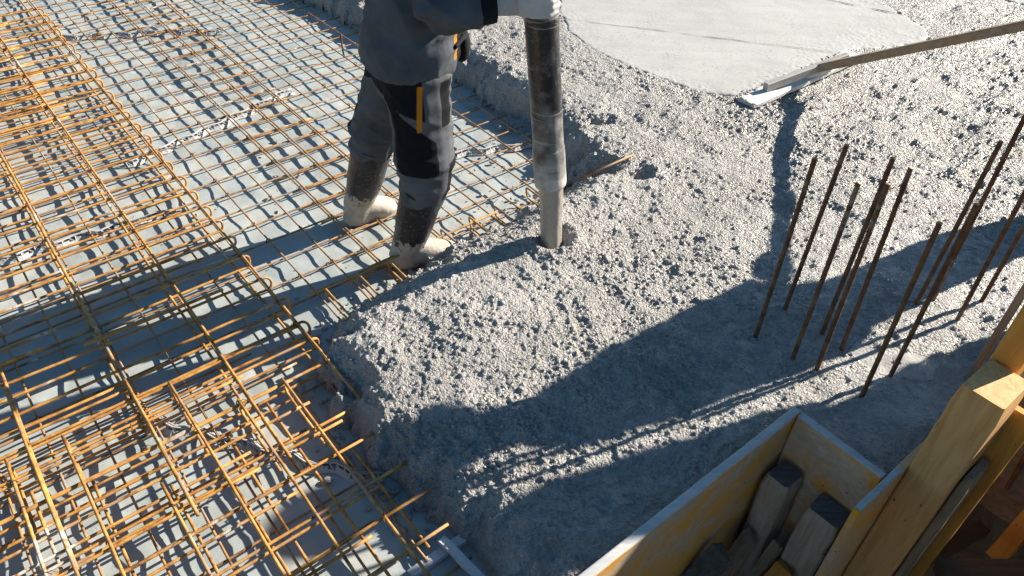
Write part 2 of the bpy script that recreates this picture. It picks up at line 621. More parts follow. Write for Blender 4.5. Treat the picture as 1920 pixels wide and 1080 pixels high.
# ------------------------------------------------------------------ ground with the formwork pit
V_BOX, V_PIT, U_BOX = -0.645, -0.314, 1.740
mb = MB()
R = 120.0
hole = [(-3.0, V_BOX), (U_BOX, V_BOX), (U_BOX, V_PIT), (4.6, V_PIT), (4.6, 3.0), (-3.0, 3.0)]
PZ = -1.15
hv = [W3(u, v, -0.012) for u, v in hole] + [W3(u, v, PZ) for u, v in hole]
ov = [W3(u, v, -0.012) for u, v in ((-R, -R), (R, -R), (R, R), (-R, R))]
mb.add(hv + ov, [(12, 13, 1, 0), (13, 2, 1), (13, 3, 2), (13, 14, 4, 3), (14, 15, 5, 4), (15, 12, 0, 5)]
       + [(i, (i + 1) % 6, (i + 1) % 6 + 6, i + 6) for i in range(6)] + [(6, 7, 8, 11), (8, 9, 10, 11)])
g = mb.build("ground", M_SOIL, smooth=False)
fix_normals(g)
tag(g, "bare brown building site soil with a formwork pit sunk in it", "ground", kind="structure")

# plastic film on the ground, wrinkled
us = np.arange(-3.4, 2.75, 0.022)
vs = np.arange(-7.2, V_BOX + 0.001, 0.022)
UU, VV = np.meshgrid(us, vs, indexing='ij')
x, y = UU.ravel(), VV.ravel()
hz = 0.010 * (fbm(x * 2.1, y * 2.1, 3) + 0.5) + 0.007 * np.abs(fbm(x * 5 + 0.8 * fbm(x * 2, y * 2, 9), y * 9, 5)) * 2 \
    + 0.004 * fbm(x * 14, y * 14, 21, 2)
fold = np.exp(-((y + 1.9 + 0.25 * fbm(x * 3, y * 1, 33)) / 0.10) ** 2) * np.clip(1.2 - np.abs(x + 0.35), 0, 1)
hz = hz + 0.022 * fold * (0.6 + fbm(x * 6, y * 6, 41))
P = x[:, None] * AX + y[:, None] * BX
P[:, 2] = hz
film = grid_mesh("plastic_film", P, len(us), len(vs), None, M_FILM)
tag(film, "wrinkled grey green plastic film spread on the ground beneath the rebar", "plastic film")


def film_z(u, v):
    return 0.012


# ------------------------------------------------------------------ poured concrete
FRONT = np.array([(-2.6, 6.6), (-1.73, 5.62), (-1.43, 5.34), (-1.20, 5.16), (-0.75, 4.72), (-0.33, 4.27), (-0.19, 4.07), (-0.06, 3.89), (0.06, 3.80),
                  (0.19, 3.62), (0.27, 3.30), (0.27, 3.08), (0.20, 2.96), (-0.01, 2.84), (-0.17, 2.67), (-0.41, 2.44), (-0.57, 2.27), (-0.66, 2.08),
                  (-0.69, 1.91), (-0.60, 1.73), (-0.53, 1.59), (-0.43, 1.49), (-0.33, 1.41), (-0.24, 1.29), (-0.15, 1.21), (-0.07, 1.13), (0.0, 1.02), (0.1, 0.9)])
HOSE = np.array([0.159, 2.50])
us = np.concatenate([np.arange(0.35, 2.3, 0.0046), np.arange(2.3, 3.6, 0.0066), np.arange(3.6, 7.2, 0.013)])
vs = np.concatenate([np.arange(-6.8, -4.0, 0.015), np.arange(-4.0, -2.7, 0.0075), np.arange(-2.7, V_PIT + 0.001, 0.0046)])
UU, VV = np.meshgrid(us, vs, indexing='ij')
gu, gv = UU.ravel(), VV.ravel()
gx = gu * AX[0] + gv * BX[0]
gy = gu * AX[1] + gv * BX[1]


def seg_dist(px, py, poly):
    d = np.full(len(px), 1e9)
    for (x0, y0), (x1, y1) in zip(poly[:-1], poly[1:]):
        dx, dy = x1 - x0, y1 - y0
        tt = np.clip(((px - x0) * dx + (py - y0) * dy) / (dx * dx + dy * dy), 0, 1)
        d = np.minimum(d, (px - x0 - tt * dx) ** 2 + (py - y0 - tt * dy) ** 2)
    return np.sqrt(d)


def inside(px, py, poly):
    r = np.zeros(len(px), bool)
    n = len(poly)
    for i in range(n):
        x0, y0 = poly[i]
        x1, y1 = poly[(i + 1) % n]
        if y0 == y1:
            continue
        c_ = ((y0 > py) != (y1 > py)) & (px < (x1 - x0) * (py - y0) / (y1 - y0) + x0)
        r ^= c_
    return r


clos = np.vstack([FRONT, [(0.6, 0.2), (9, 0.2), (9, 9), (-2.6, 9)]])
sd = seg_dist(gx, gy, FRONT)
sd = np.where(inside(gx, gy, clos), sd, -sd)
sd = sd + 0.06 * fbm(gx * 6, gy * 6, 51, 3) + 0.045 * fbm(gx * 17, gy * 17, 57, 3)
wd = 0.215 + 0.09 * fbm(gx * 4, gy * 4, 55, 2)
base = 0.175 + 0.028 * fbm(gx * 2.2, gy * 2.2, 61, 3) + 0.019 * fbm(gx * 7, gy * 7, 67, 3)
base = base + 0.02 * np.clip((gu - 1.2) / 1.0, 0, 1)
lip = np.sqrt(np.clip(1 - (1 - np.clip(sd / wd, 0, 1)) ** 2, 0, 1))
# the mound where the hose pours, the flow rings spreading from it and the raked furrows
rh = np.hypot(gx - HOSE[0], gy - HOSE[1])
base = base + 0.035 * np.exp(-(rh / 0.28) ** 2) - 0.035 * np.exp(-(rh / 0.06) ** 2) + 0.018 * np.exp(-((rh - 0.105) / 0.035) ** 2) * (0.8 + fbm(gx * 12, gy * 12, 69, 2))
RC = np.array([-0.13, 2.02])
rr_ = np.hypot((gx - RC[0]) * 1.0, (gy - RC[1]) * 0.9) + 0.03 * fbm(gx * 4, gy * 4, 71, 3)
ring = np.exp(-((rr_ - 0.20) / 0.17) ** 2)
base = base + 0.0011 * np.sin(rr_ * 2 * math.pi / 0.047) * ring * (0.6 + fbm(gx * 7, gy * 7, 73, 2)) + 0.03 * np.exp(-(np.hypot(gx + 0.12, gy - 1.98) / 0.33) ** 2)
fur = vnoise(gu * 1.3 + 0.5 * fbm(gu, gv, 77, 2), gv * 8.5 + 1.0 * fbm(gu * 1.2, gv * 1.2, 81, 3), 85) + 0.5 * vnoise(gu * 2.4, gv * 17, 88)
mr = np.clip((gu - 2.9) / 0.7, 0, 1) * np.clip((gv + 2.6) / 0.5, 0, 1)
base = base + 0.045 * fur * mr
# pockets not yet filled, right of the hose, with bars showing
for (cx, cy, r_, dpt) in ((0.40, 3.13, 0.085, 0.12), (0.30, 3.32, 0.10, 0.10), (0.58, 3.05, 0.05, 0.05), (0.45, 3.6, 0.06, 0.05), (0.25, 3.55, 0.07, 0.08)):
    q = ((gx - cx) / r_) ** 2 + ((gy - cy) / (r_ * 0.6)) ** 2
    base = base - dpt * np.exp(-q * (1 + 0.8 * fbm(gx * 15, gy * 15, 91, 2)))
# towards the box the level evens out
SLAB = np.array([(-1.05, 6.9), (0.24, 5.35), (0.27, 4.98), (0.30, 4.72), (0.46, 4.42), (0.67, 4.20), (0.93, 3.97), (1.13, 3.875), (1.26, 3.90), (1.44, 4.06),
                 (1.93, 4.42), (2.05, 4.55), (2.36, 4.62), (2.62, 4.72), (2.70, 4.98), (2.55, 5.35), (2.62, 6.9)])
sds = seg_dist(gx, gy, np.vstack([SLAB, SLAB[:1]]))
sds = np.where(inside(gx, gy, SLAB), sds, -sds)
SLAB2 = np.array([(3.05, 5.75), (3.6, 5.42), (5.5, 4.9), (6.5, 7.0), (3.4, 7.2), (2.95, 6.3)])
sd2 = seg_dist(gx, gy, np.vstack([SLAB2, SLAB2[:1]]))
sd2 = np.where(inside(gx, gy, SLAB2), sd2, -sd2)
sdm = np.maximum(sds, sd2)
near = np.clip(1 + sdm / 0.35, 0, 1)
base = base * (1 - near) + 0.197 * near
base = np.where(sdm > 0, base - np.clip(sdm * 0.5, 0, 0.02), base)
h = base * lip
# roughness of the surface: smooth film of slurry near the box and the dowels
rough = 0.85 + 0.55 * fbm(gx * 2.1, gy * 2.1, 101, 3)
rough = rough - 0.28 * np.exp(-((rr_ - 0.20) / 0.20) ** 2)
rough = rough + 0.25 * mr
rough = rough - 0.22 * np.clip((gu - 1.55) / 0.3, 0, 1) * np.clip((gv + 1.0) / 0.3, 0, 1)
slick = inside(gx + 0.03 * fbm(gx * 9, gy * 9, 104, 2), gy + 0.03 * fbm(gx * 9, gy * 9, 105, 2),
               np.array([(1.20, 1.90), (1.27, 1.83), (1.36, 1.80), (1.47, 1.80), (1.55, 1.87), (1.47, 1.93), (1.36, 1.90), (1.27, 1.97)]))
rough = rough + 0.25 * np.clip((gv + 1.6) / 0.4, 0, 1) * np.clip((1.75 - gu) / 0.3, 0, 1)
rough = np.clip(rough, 0.40, 1.35)
rough = np.where(slick, 0.06, rough)
th_ = np.arctan2(gy - RC[1], gx - RC[0])
flow = 0.0075 * vnoise(rr_ * 62, th_ * 3.2 + 2.0 * fbm(gx * 3, gy * 3, 95, 2), 97) * np.clip(1.15 - rr_ / 0.42, 0, 1)
flow = flow + 0.006 * vnoise(rh * 55, np.arctan2(gy - HOSE[1], gx - HOSE[0]) * 4, 98) * np.clip(1.3 - rh / 0.22, 0, 1)
P = np.stack([gx, gy, h], 1)
nu, nv = len(us), len(vs)
H2 = h.reshape(nu, nv)
du = np.gradient(H2, us, axis=0).ravel()
dv = np.gradient(H2, vs, axis=1).ravel()
du, dv = np.clip(du, -2.0, 2.0), np.clip(dv, -2.0, 2.0)
N = -du[:, None] * AX - dv[:, None] * BX
N[:, 2] = 1
N /= np.linalg.norm(N, axis=1)[:, None]
warp = np.stack([fbm(gx * 40, gy * 40, 111, 2), fbm(gx * 40, gy * 40, 115, 2), fbm(gx * 40 + h * 60, gy * 40, 117, 2)], 1) * 0.012
pb = pebbles(P + warp * 0.4, 0.0145, 200, 0.3, 0.76) * 0.0145 * 1.0 + pebbles(P + warp, 0.026, 300, 0.15, 0.58) * 0.026 * 0.28 + pebbles(P + warp * 0.3, 0.0105, 400) * 0.0105 * 0.7
big = pebbles(P + warp * 2, 0.055, 500, 0.2, 0.7) * 0.055 * 0.30
mfront = np.clip(1.25 - sd / 0.35, 0.38, 1)
pb = np.maximum(pb, 0.0030 + 0.006 * fbm(gx * 24, gy * 24, 141, 3) + 0.003 * fbm(gx * 5, gy * 5, 145, 2))
clump = 0.011 * (fbm(gx * 15 + 0.6 * fbm(gx * 6, gy * 6, 151, 2), gy * 15, 153, 3)) * np.clip(rough, 0.3, 1.2)
det = (pb - 0.0085) * rough * 1.08 + clump + pebbles(P + warp * 0.6, 0.022, 700, 0.3, 0.75) * 0.022 * 0.35 * mr * rough + flow + big * mfront * np.clip(lip, 0, 1)
det = det + 0.006 * fbm(gx * 30, gy * 30, 121, 3) * np.clip(rough, 0.2, 1)
fade = np.clip(sd / 0.03, 0, 1)
P = P + N * (det * fade)[:, None]
keep = (sd > -0.012) & ~((gu < U_BOX + 0.012) & (gv > V_BOX + 0.001) & (gu > -1)) & (sdm < 0.06)
P[:, 2] = np.where(sd <= 0, -0.004, P[:, 2])
conc = grid_mesh("wet_concrete", P, nu, nv, keep, M_ROUGH, None, {"grit": np.clip(rough * 1.1, 0.0, 1.3)})
tag(conc, "rough grey freshly poured concrete spreading over the rebar up to the formwork box", "wet concrete", kind="stuff")


def conc_z(px, py):
    i = np.argmin((gx - px) ** 2 + (gy - py) ** 2)
    return float(P[i, 2])


# trowelled slabs: same pour, finished smooth
def slab(name, poly, label, seed, z=0.1955):
    lo, hi = poly.min(0) - 0.05, poly.max(0) + 0.05
    xs, ys = np.arange(lo[0], hi[0], 0.009), np.arange(lo[1], hi[1], 0.009)
    X, Y = np.meshgrid(xs, ys, indexing='ij')
    x, y = X.ravel(), Y.ravel()
    d = seg_dist(x, y, np.vstack([poly, poly[:1]]))
    d = np.where(inside(x, y, poly), d, -d) + 0.045 * fbm(x * 8, y * 8, seed, 5) + 0.03 * fbm(x * 30, y * 30, seed + 3, 2) + 0.01
    zz = z + 0.0025 * fbm(x * 5, y * 5, seed + 5, 3) - 0.02 * np.clip(1 - d / 0.03, 0, 1) ** 2
    ed = np.clip(1.3 - d / (0.16 + 0.25 * np.clip((x - 1.5) / 0.8, 0, 1)), 0, 1) * np.clip(vnoise(x * 5, y * 5, seed + 9) + 0.65, 0, 1)
    zz = zz + ed * (pebbles(np.stack([x, y, zz], 1), 0.017, 600) * 0.017 * 0.38 - 0.002)
    V = np.stack([x, y, zz], 1)
    o = grid_mesh(name, V, len(xs), len(ys), d > -0.005, M_SLAB)
    return tag(o, label, "concrete slab", kind="structure")


slab1 = slab("concrete_slab", SLAB, "smooth pale trowelled concrete slab ahead of the float", 131)
slab2 = slab("concrete_slab", SLAB2, "smooth pale slab in the far right corner", 137)
m, t, b = new_mat("dark seam", 0.9, 0.1)
b.inputs["Base Color"].default_value = (0.07, 0.067, 0.06, 1)


def seam(p0, p1, z, wmax, seed):
    mb = MB()
    p0, p1 = np.array(p0), np.array(p1)
    L = np.linalg.norm(p1 - p0)
    d = (p1 - p0) / L
    n = np.array([-d[1], d[0]])
    k = int(L / 0.02)
    rr = random.Random(seed)
    A, B, off = [], [], 0
    for i in range(k + 1):
        c_ = p0 + d * L * i / k
        off = off * 0.85 + rr.uniform(-1, 1) * 0.003
        w_ = wmax * max(0.02, mnoise.noise(Vector((i * 0.16, seed, 0))) * 1.3 + 0.55)
        c_ = c_ + n * off
        A.append((*(c_ + n * w_ / 2), z))
        B.append((*(c_ - n * w_ / 2), z))
    mb.add(A + B, [(i, i + 1, k + 2 + i, k + 1 + i) for i in range(k)])
    return mb.build("seam", m, slab1)


seam(W3(3.0, -4.05)[:2], W3(4.37, -2.22)[:2], 0.2001, 0.007, 3)
seam(W3(5.05, -2.95)[:2], W3(5.36, -2.16)[:2], 0.2001, 0.012, 8)


# ------------------------------------------------------------------ reinforcement
def bar_path(p0, p1, wob=0.003, seg=0.12, seed=0, sag=0.0):
    p0, p1 = np.array(p0, float), np.array(p1, float)
    L = np.linalg.norm(p1 - p0)
    n = max(3, int(L / seg))
    t_ = np.linspace(0, 1, n + 1)
    P = p0 + (p1 - p0) * t_[:, None]
    s = seed * 13.7
    for i in range(n + 1):
        P[i, 2] += wob * 1.3 * mnoise.noise(Vector((t_[i] * L * 1.6, s, 0.3)))
        d = wob * mnoise.noise(Vector((t_[i] * L * 1.1, s, 7.1)))
        P[i, 0] += d
        P[i, 1] += d * 0.5
    return P


SEED = [0]


def bar(p0, p1, r, mat, parent, wob=0.004, sides=7, name="bar"):
    SEED[0] += 1
    mb = MB()
    mb.tube(bar_path(p0, p1, wob, seed=SEED[0]), r, sides)
    return mb.build(name, mat, parent)


def hairpin_pts(u_end, v, z0, z1, length, rad=0.022, direction='u', sgn=-1, lean=0.0):
    """closed end of a U bar: two legs at heights z0 and z1"""
    pts = []
    n = 7
    for i in range(n + 1):
        a = math.pi / 2 * i / n
        pts.append((-rad + rad * math.sin(a), z1 - rad + rad * math.cos(a)))
    for i in range(n + 1):
        a = math.pi / 2 * i / n
        pts.append((-rad + rad * math.cos(a), z0 + rad - rad * math.sin(a)))
    k = max(3, int(length / 0.15))
    top = [(-length + (length - rad) * i / k, z1 + 0.004 * mnoise.noise(Vector((i * .6, v * 31, 0)))) for i in range(k)]
    bot = [(-rad - (length - rad) * (i + 1) / k, z0 + 0.004 * mnoise.noise(Vector((i * .6, v * 31, 9)))) for i in range(k)]
    out_ = []
    for (d, z) in top + pts + bot:
        lf = lean * (z1 - z) / max(z1 - z0, 1e-3)
        if direction == 'u':
            out_.append(W3(u_end + d * (-sgn), v + lf, z) if sgn < 0 else W3(u_end - d, v + lf, z))
        else:
            out_.append(W3(u_end + lf, v - d, z))
    return out_


ZB = 0.030                                    # level of the welded mesh wires
US_L = [0.855 - 0.1515 * k for k in range(1, 26)] + [0.855, 1.010, 1.157, 1.314, 1.468]
US_R = [1.176, 1.333, 1.487, 1.617, 1.768, 1.912, 2.067, 2.216, 2.360]
VS_A = [-2.285 - 0.1503 * k for k in range(0, 32)]
VS_N = [-2.135, -1.985, -1.834, -1.684, -1.534, -1.384, -1.234, -1.084, -0.95]

mat1 = empty("rebar_mesh", W3(-0.5, -3.0, 0.0))
tag(mat1, "wide welded wire mesh on the film at the left, running under the ochre cage", "rebar mesh")
for k, u in enumerate(sorted(US_L)):
    v1 = -0.80 if u < 0.45 else (-1.02 if u < 0.6 else -2.0)
    if u > 0.8:
        v1 = -2.05
    bar(W3(u, -6.9, ZB + 0.009), W3(u + 0.004, v1, ZB + 0.009), 0.0044, M_WIRE, mat1)
nbar = len(US_L)
for k, v in enumerate(VS_A + VS_N):
    u1 = 1.53 if v < -2.2 else 0.60 + 0.1 * math.sin(k * 2.1)
    bar(W3(-3.2, v, ZB), W3(u1, v - 0.006, ZB), 0.0044, M_WIRE, mat1)

mat2 = empty("rebar_mesh", W3(1.8, -3.6, 0.0))
tag(mat2, "welded wire mesh beneath the worker, running in under the wet concrete", "rebar mesh")
for u in US_R:
    v1 = {1.176: -2.02, 1.333: -2.0, 1.487: -2.0}.get(u, -2.15)
    bar(W3(u, -6.9, ZB + 0.013), W3(u, v1, ZB + 0.010), 0.0044, M_WIRE, mat2)
for k, v in enumerate(VS_A):
    bar(W3(1.10 + 0.02 * math.sin(k * 3), v + 0.014, ZB + 0.004), W3(2.44 + 0.01 * math.sin(k), v + 0.012, ZB + 0.004), 0.0044, M_WIRE, mat2)

# the edge cage: hooked links with long bars tied inside their bends
cage = empty("rebar_cage", W3(-0.2, -3.8, 0.0))
tag(cage, "ochre rebar cage of hooked links and long bars along the left of the film", "rebar cage")
VH = [-5.95, -5.826, -5.69, -5.54, -5.39, -5.237, -5.094, -4.938, -4.789, -4.632, -4.457, -4.303, -4.167, -3.992, -3.841, -3.669, -3.532, -3.368, -3.215,
      -3.051, -2.914, -2.772, -2.607, -2.433, -2.256, -2.105, -1.993, -1.86]
for k, v in enumerate(VH):
    mb = MB()
    q = random.Random(k)
    L = 1.55 + q.uniform(-0.25, 0.2)
    mb.tube(hairpin_pts(0.722 + q.uniform(-0.006, 0.010), v, 0.046 + q.uniform(-.004, .004), 0.106 + q.uniform(-.004, .006), L, 0.026, lean=q.uniform(-.015, .03)), 0.0056, 8)
    mb.build("hooked_link", M_RUST, cage)
for k, v in enumerate(VH[:12]):
    q = random.Random(k + 90)
    mb = MB()
    pts = hairpin_pts(-0.02 + q.uniform(-0.03, 0.03), v + 0.018, 0.050, 0.102, 0.5, 0.022, lean=q.uniform(-.01, .02))
    # closed end to the left
    pts = [W3(-0.04 - (to_uv(p)[0] + 0.02), to_uv(p)[1], p[2]) for p in pts]
    mb.tube(pts, 0.0056, 8)
    mb.build("hooked_link", M_RUST, cage)
for (u, z, va, vb, r) in ((0.690, 0.116, -6.9, -1.61, 0.0056), (0.664, 0.042, -6.9, -1.60, 0.0056), (0.395, 0.114, -6.9, -1.55, 0.0056), (0.378, 0.045, -6.9, -1.9, 0.0056),
                          (0.082, 0.116, -6.9, -1.52, 0.006), (0.070, 0.042, -6.9, -2.0, 0.0056), (-0.245, 0.116, -6.9, -1.56, 0.006), (-0.56, 0.116, -6.9, -1.6, 0.006), (-0.88, 0.116, -6.9, -1.7, 0.006), (-1.3, 0.116, -6.9, -1.9, 0.006)):
    bar(W3(u, va, z), W3(u, vb, z), r, M_RUST, cage, 0.006, 8, "long_bar")

# upper mat in the near left corner
mat3 = empty("rebar_mat", W3(0.1, -1.5, 0.0))
tag(mat3, "upper mat of ochre bars stacked in the near left corner, ends stopping at the concrete", "rebar mat")
for (v, ua, ub, z) in ((-2.262, -1.2, 0.10, .108), (-2.196, -1.2, 0.05, .10), (-2.160, -1.2, 0.09, .104), (-2.088, -1.2, 0.69, .105), (-1.975, -1.2, 0.42, .108), (-1.856, -0.75, 0.55, .106),
                       (-1.795, -1.0, 0.40, .07), (-1.73, -0.9, 0.55, .10), (-1.655, -1.0, 0.30, .10), (-1.612, -0.75, 0.645, .108), (-1.594, -0.75, 0.60, .098), (-1.574, -0.6, 0.30, .112),
                       (-1.478, -0.75, 0.672, .106), (-1.44, -0.5, 0.36, .085), (-1.313, -0.75, 0.682, .106), (-1.295, -0.3, 0.56, .096), (-1.186, -0.6, 0.684, .106), (-1.165, -.2, 0.46, .09), (-1.05, -0.6, 0.655, .106)):
    bar(W3(ua, v, z), W3(ub, v, z), 0.0052, M_RUST, mat3, 0.005, 8)
for (u, va, vb, z) in ((0.037, -1.70, -0.75, .118), (0.20, -2.09, -0.78, .118), (0.356, -1.87, -0.85, .118), (0.52, -1.87, -0.80, .118), (0.69, -2.06, -1.62, .118), (-0.15, -2.07, -0.9, .119),
                       (-0.315, -2.08, -0.9, .118), (-0.25, -2.38, -1.0, .117), (0.085, -2.19, -1.60, .119), (-0.45, -2.2, -1.0, .118), (-0.60, -2.2, -1.0, .118), (-0.75, -2.2, -1.0, .118),
                       (0.06, -1.72, -1.0, .06), (0.215, -1.6, -1.1, .065), (-0.13, -1.9, -1.2, .06), (-0.29, -1.95, -1.3, .065), (0.44, -1.85, -0.95, .06), (0.28, -1.8, -0.95, .055), (0.585, -1.5, -1.05, .05)):
    bar(W3(u, va, z), W3(u, vb, z), 0.0052, M_RUST, mat3, 0.005, 8)
# bent bars of this mat standing behind its ends
for (u, v) in ((0.20, -2.08), (-0.15, -2.06), (-0.315, -2.07), (0.356, -1.87), (0.085, -2.19), (0.52, -1.87)):
    mb = MB()
    pts = [W3(u, v + 0.30, .05), W3(u, v + 0.05, .048), W3(u, v + 0.015, .055), W3(u, v, .075), W3(u, v, .10), W3(u, v + 0.012, .114), W3(u, v + 0.04, .118)]
    mb.tube(pts, 0.0052, 8)
    mb.build("bent_end", M_RUST, mat3)

# hooked links at the edge of the mesh where the concrete has arrived
links = empty("edge_links", W3(1.2, -2.1, 0.0))
tag(links, "row of hooked links and cross bars where the mesh meets the wet concrete", "rebar links")
for k, u in enumerate((0.87, 1.02, 1.165, 1.465, 1.62, 1.765, 1.98)):
    v0 = -2.235 if k < 3 else -2.27
    if k == 6:
        v0 = -2.30
    mb = MB()
    mb.tube(hairpin_pts(u, v0, 0.045, 0.112, 0.45, 0.016, direction='v', lean=0.012), 0.0048, 8)
    mb.build("hooked_link", M_RUST if k in (0, 2, 4) else M_WIRE, links)
for (v, z, ua, ub) in ((-2.225, .108, 0.80, 1.75), (-2.262, .05, 0.98, 1.40), (-2.245, .098, 1.08, 1.42)):
    bar(W3(ua, v, z), W3(ub, v, z), 0.0052, M_RUST, links, 0.004, 8, "cross_bar")

# loose single bars
b1 = bar(W3(0.018, -2.441, 0.128), W3(0.54, -2.437, 0.128), 0.0066, M_RUST, None, 0.004, 8, "loose_rebar")
tag(b1, "short loose ochre bar lying across the long bars in the worker's shadow", "rebar")
b2 = bar(W3(-0.9, -2.52, 0.13), W3(-0.1, -2.515, 0.128), 0.0062, M_RUST, None, 0.004, 8, "loose_rebar")
tag(b2, "loose ochre bar at the left edge of the photo, partly in shadow", "rebar")
mb = MB()
mb.tube([(0.30, 3.05, .15), (0.42, 3.10, .19), (0.56, 3.17, .225)], 0.0055, 8)
b3 = tag(mb.build("bent_rebar", M_WIRE), "pale thin bar sticking out of the concrete right behind the hose", "rebar")
mb = MB()
mb.tube([(0.33, 3.02, .05), (0.33, 3.02, .15), (0.345, 3.02, .165), (0.44, 2.93, .16), (0.52, 2.86, .145)], 0.0055, 8)
b4 = tag(mb.build("bent_rebar", M_RUST), "rusty bent bar rising out of the hole behind the hose", "rebar")
mb = MB()
mb.tube([(-1.124, 4.602, .03), (-1.128, 4.60, .10), (-1.125, 4.603, .175)], 0.006, 8)
b5 = tag(mb.build("upright_rebar", M_DOWEL), "short upright stub of rebar standing in the mesh left of the worker", "rebar")
mb = MB()
for (u, v) in ((0.70, -5.62), (0.88, -5.35), (0.92, -5.72)):
    q = W3(u, v, 0)
    mb = MB()
    mb.tube([q + [0, 0, .04], q + [0.01, 0, .09], q + [0.06, .02, .10]], 0.006, 8)
    tag(mb.build("bent_rebar", M_RUST), {(0.70, -5.62): "hooked bar end by the cage at the top left, nearest the cage", (0.88, -5.35): "bent bar end standing alone in the far mesh, nearest the spacer strip",
                                        (0.92, -5.72): "bent bar end at the very top of the far mesh"}[(u, v)], "rebar")

# tie wires twisted round crossings, one part per mat
def ties(parent, uu, vv, z, prob, seed):
    rr = random.Random(seed)
    mb = MB()
    for u in uu:
        for v in vv:
            if rr.random() > prob:
                continue
            a = rr.uniform(0, math.pi)
            c_ = W3(u, v, z)
            d = AX * math.cos(a) + BX * math.sin(a)
            mb.tube([c_ - d * 0.010 - [0, 0, .008], c_ - d * .006 + [0, 0, .006], c_ + d * 0.006 + [0, 0, .008], c_ + d * 0.011 - [0, 0, .006]], 0.0023, 4)
            if rr.random() < 0.5:
                mb.tube([c_, c_ + d * 0.015 + [0, 0, .012], c_ + d * 0.03 + BX * rr.uniform(-.01, .01) + [0, 0, .010]], 0.0012, 4)
    o = mb.build("tie_wire", M_DOWEL, parent)
    o["kind"] = "stuff"


ties(mat1, [0.855, 1.01, 1.16, 1.32, 1.47], VS_A, ZB + 0.012, 0.6, 1)
ties(mat2, [1.768, 2.067], VS_A, ZB + 0.014, 0.4, 5)
ties(cage, [0.683, 0.395, 0.082, -0.245], VH, 0.113, 0.6, 2)
ties(mat3, [0.037, 0.20, 0.356, 0.52, -0.15, -0.315], [-1.975, -1.86, -1.6, -1.478, -1.313, -1.186], 0.117, 0.7, 3)


# ------------------------------------------------------------------ lattice spacer strips
def lerp3(a, b_, t_):
    return np.asarray(a) * (1 - t_) + np.asarray(b_) * t_


def spacer(pts, label, hh=0.024, seed=0):
    P = np.array(pts, float)
    L = np.concatenate([[0], np.cumsum(np.linalg.norm(np.diff(P, axis=0), axis=1))])
    n = int(L[-1] / 0.026) // 2 * 2
    s = np.linspace(0, L[-1], n + 1)
    X = np.stack([np.interp(s, L, P[:, 0]), np.interp(s, L, P[:, 1])], 1)
    T = np.gradient(X, axis=0)
    T /= np.linalg.norm(T, axis=1)[:, None]
    Nn = np.stack([-T[:, 1], T[:, 0]], 1)
    rr = random.Random(seed)
    X = X + Nn * (0.012 * np.sin(s * 2 * math.pi / 0.17 + seed))[:, None]
    root = empty("spacer_strip", (X[0, 0], X[0, 1], 0))
    tag(root, label, "spacer strip", "lattice spacer strips under the rebar")
    top = [np.array([*x, 0.010 + hh]) for x in X]
    lt = [np.array([*(x + q * 0.024), 0.012]) for x, q in zip(X, Nn)]
    rt = [np.array([*(x - q * 0.024), 0.012]) for x, q in zip(X, Nn)]
    m1 = MB()
    m1.tube(top, 0.0035, 5)
    m1.tube([p + np.array([*(q * 0.009), -.002]) for p, q in zip(top, Nn)], 0.0028, 5)
    m1.build("top_rail", M_SPACER, root)
    m2 = MB()
    m2.tube(lt, 0.003, 5)
    m2.tube(rt, 0.003, 5)
    m2.build("foot_rail", M_SPACER, root)
    m3 = MB()
    for i in range(n):
        a_, b_ = (lt, rt) if i % 2 else (rt, lt)
        m3.tube([a_[i], top[i], b_[i + 1]], 0.0026, 4)
        m3.tube([top[i], a_[i + 1]], 0.0026, 4)
        for sd_ in (lt, rt):                      # low solid flank under the lattice
            q = np.array([*(Nn[i] * 0.0015), 0])
            f_ = 0.62 if i % 3 else 0.30
            w_ = [sd_[i], sd_[i + 1], lerp3(sd_[i + 1], top[i + 1], f_), lerp3(sd_[i], top[i], f_)]
            m3.add([p - q for p in w_] + [p + q for p in w_], [(0, 1, 2, 3), (7, 6, 5, 4), (0, 4, 5, 1), (1, 5, 6, 2), (2, 6, 7, 3), (3, 7, 4, 0)])
    m3.build("lattice", M_SPACER, root, smooth=False)
    return root


spacer([(-3.02, 4.76), (-2.71, 4.83), (-2.39, 4.91), (-2.00, 4.94)], "lattice spacer strip at the top left, crossing the far mesh from the cage", seed=1)
spacer([(-2.95, 3.62), (-2.69, 3.836), (-2.50, 4.0)], "lattice spacer strip under the cage at the left edge", seed=2)
spacer([(-1.98, 3.26), (-1.805, 3.479), (-1.664, 3.658), (-1.352, 4.124)], "long pale lattice spacer strip rising from the cage hooks towards the mesh centre", 0.028, seed=3)
spacer([(-2.32, 2.41), (-2.204, 2.473), (-2.069, 2.573), (-1.904, 2.678), (-1.592, 2.881)], "lattice spacer strip under the cage just above the worker's shadow", seed=4)
spacer([(-1.30, 1.66), (-1.225, 1.642), (-1.042, 1.591), (-0.846, 1.543), (-0.635, 1.486), (-0.40, 1.44)], "white lattice spacer strip under the near upper mat, running to the concrete", seed=5)
spacer([(-0.80, 3.34), (-0.632, 3.388), (-0.332, 3.459), (-0.137, 3.525), (0.11, 3.60)], "lattice spacer strip passing behind the worker's knees to the hose", seed=6)

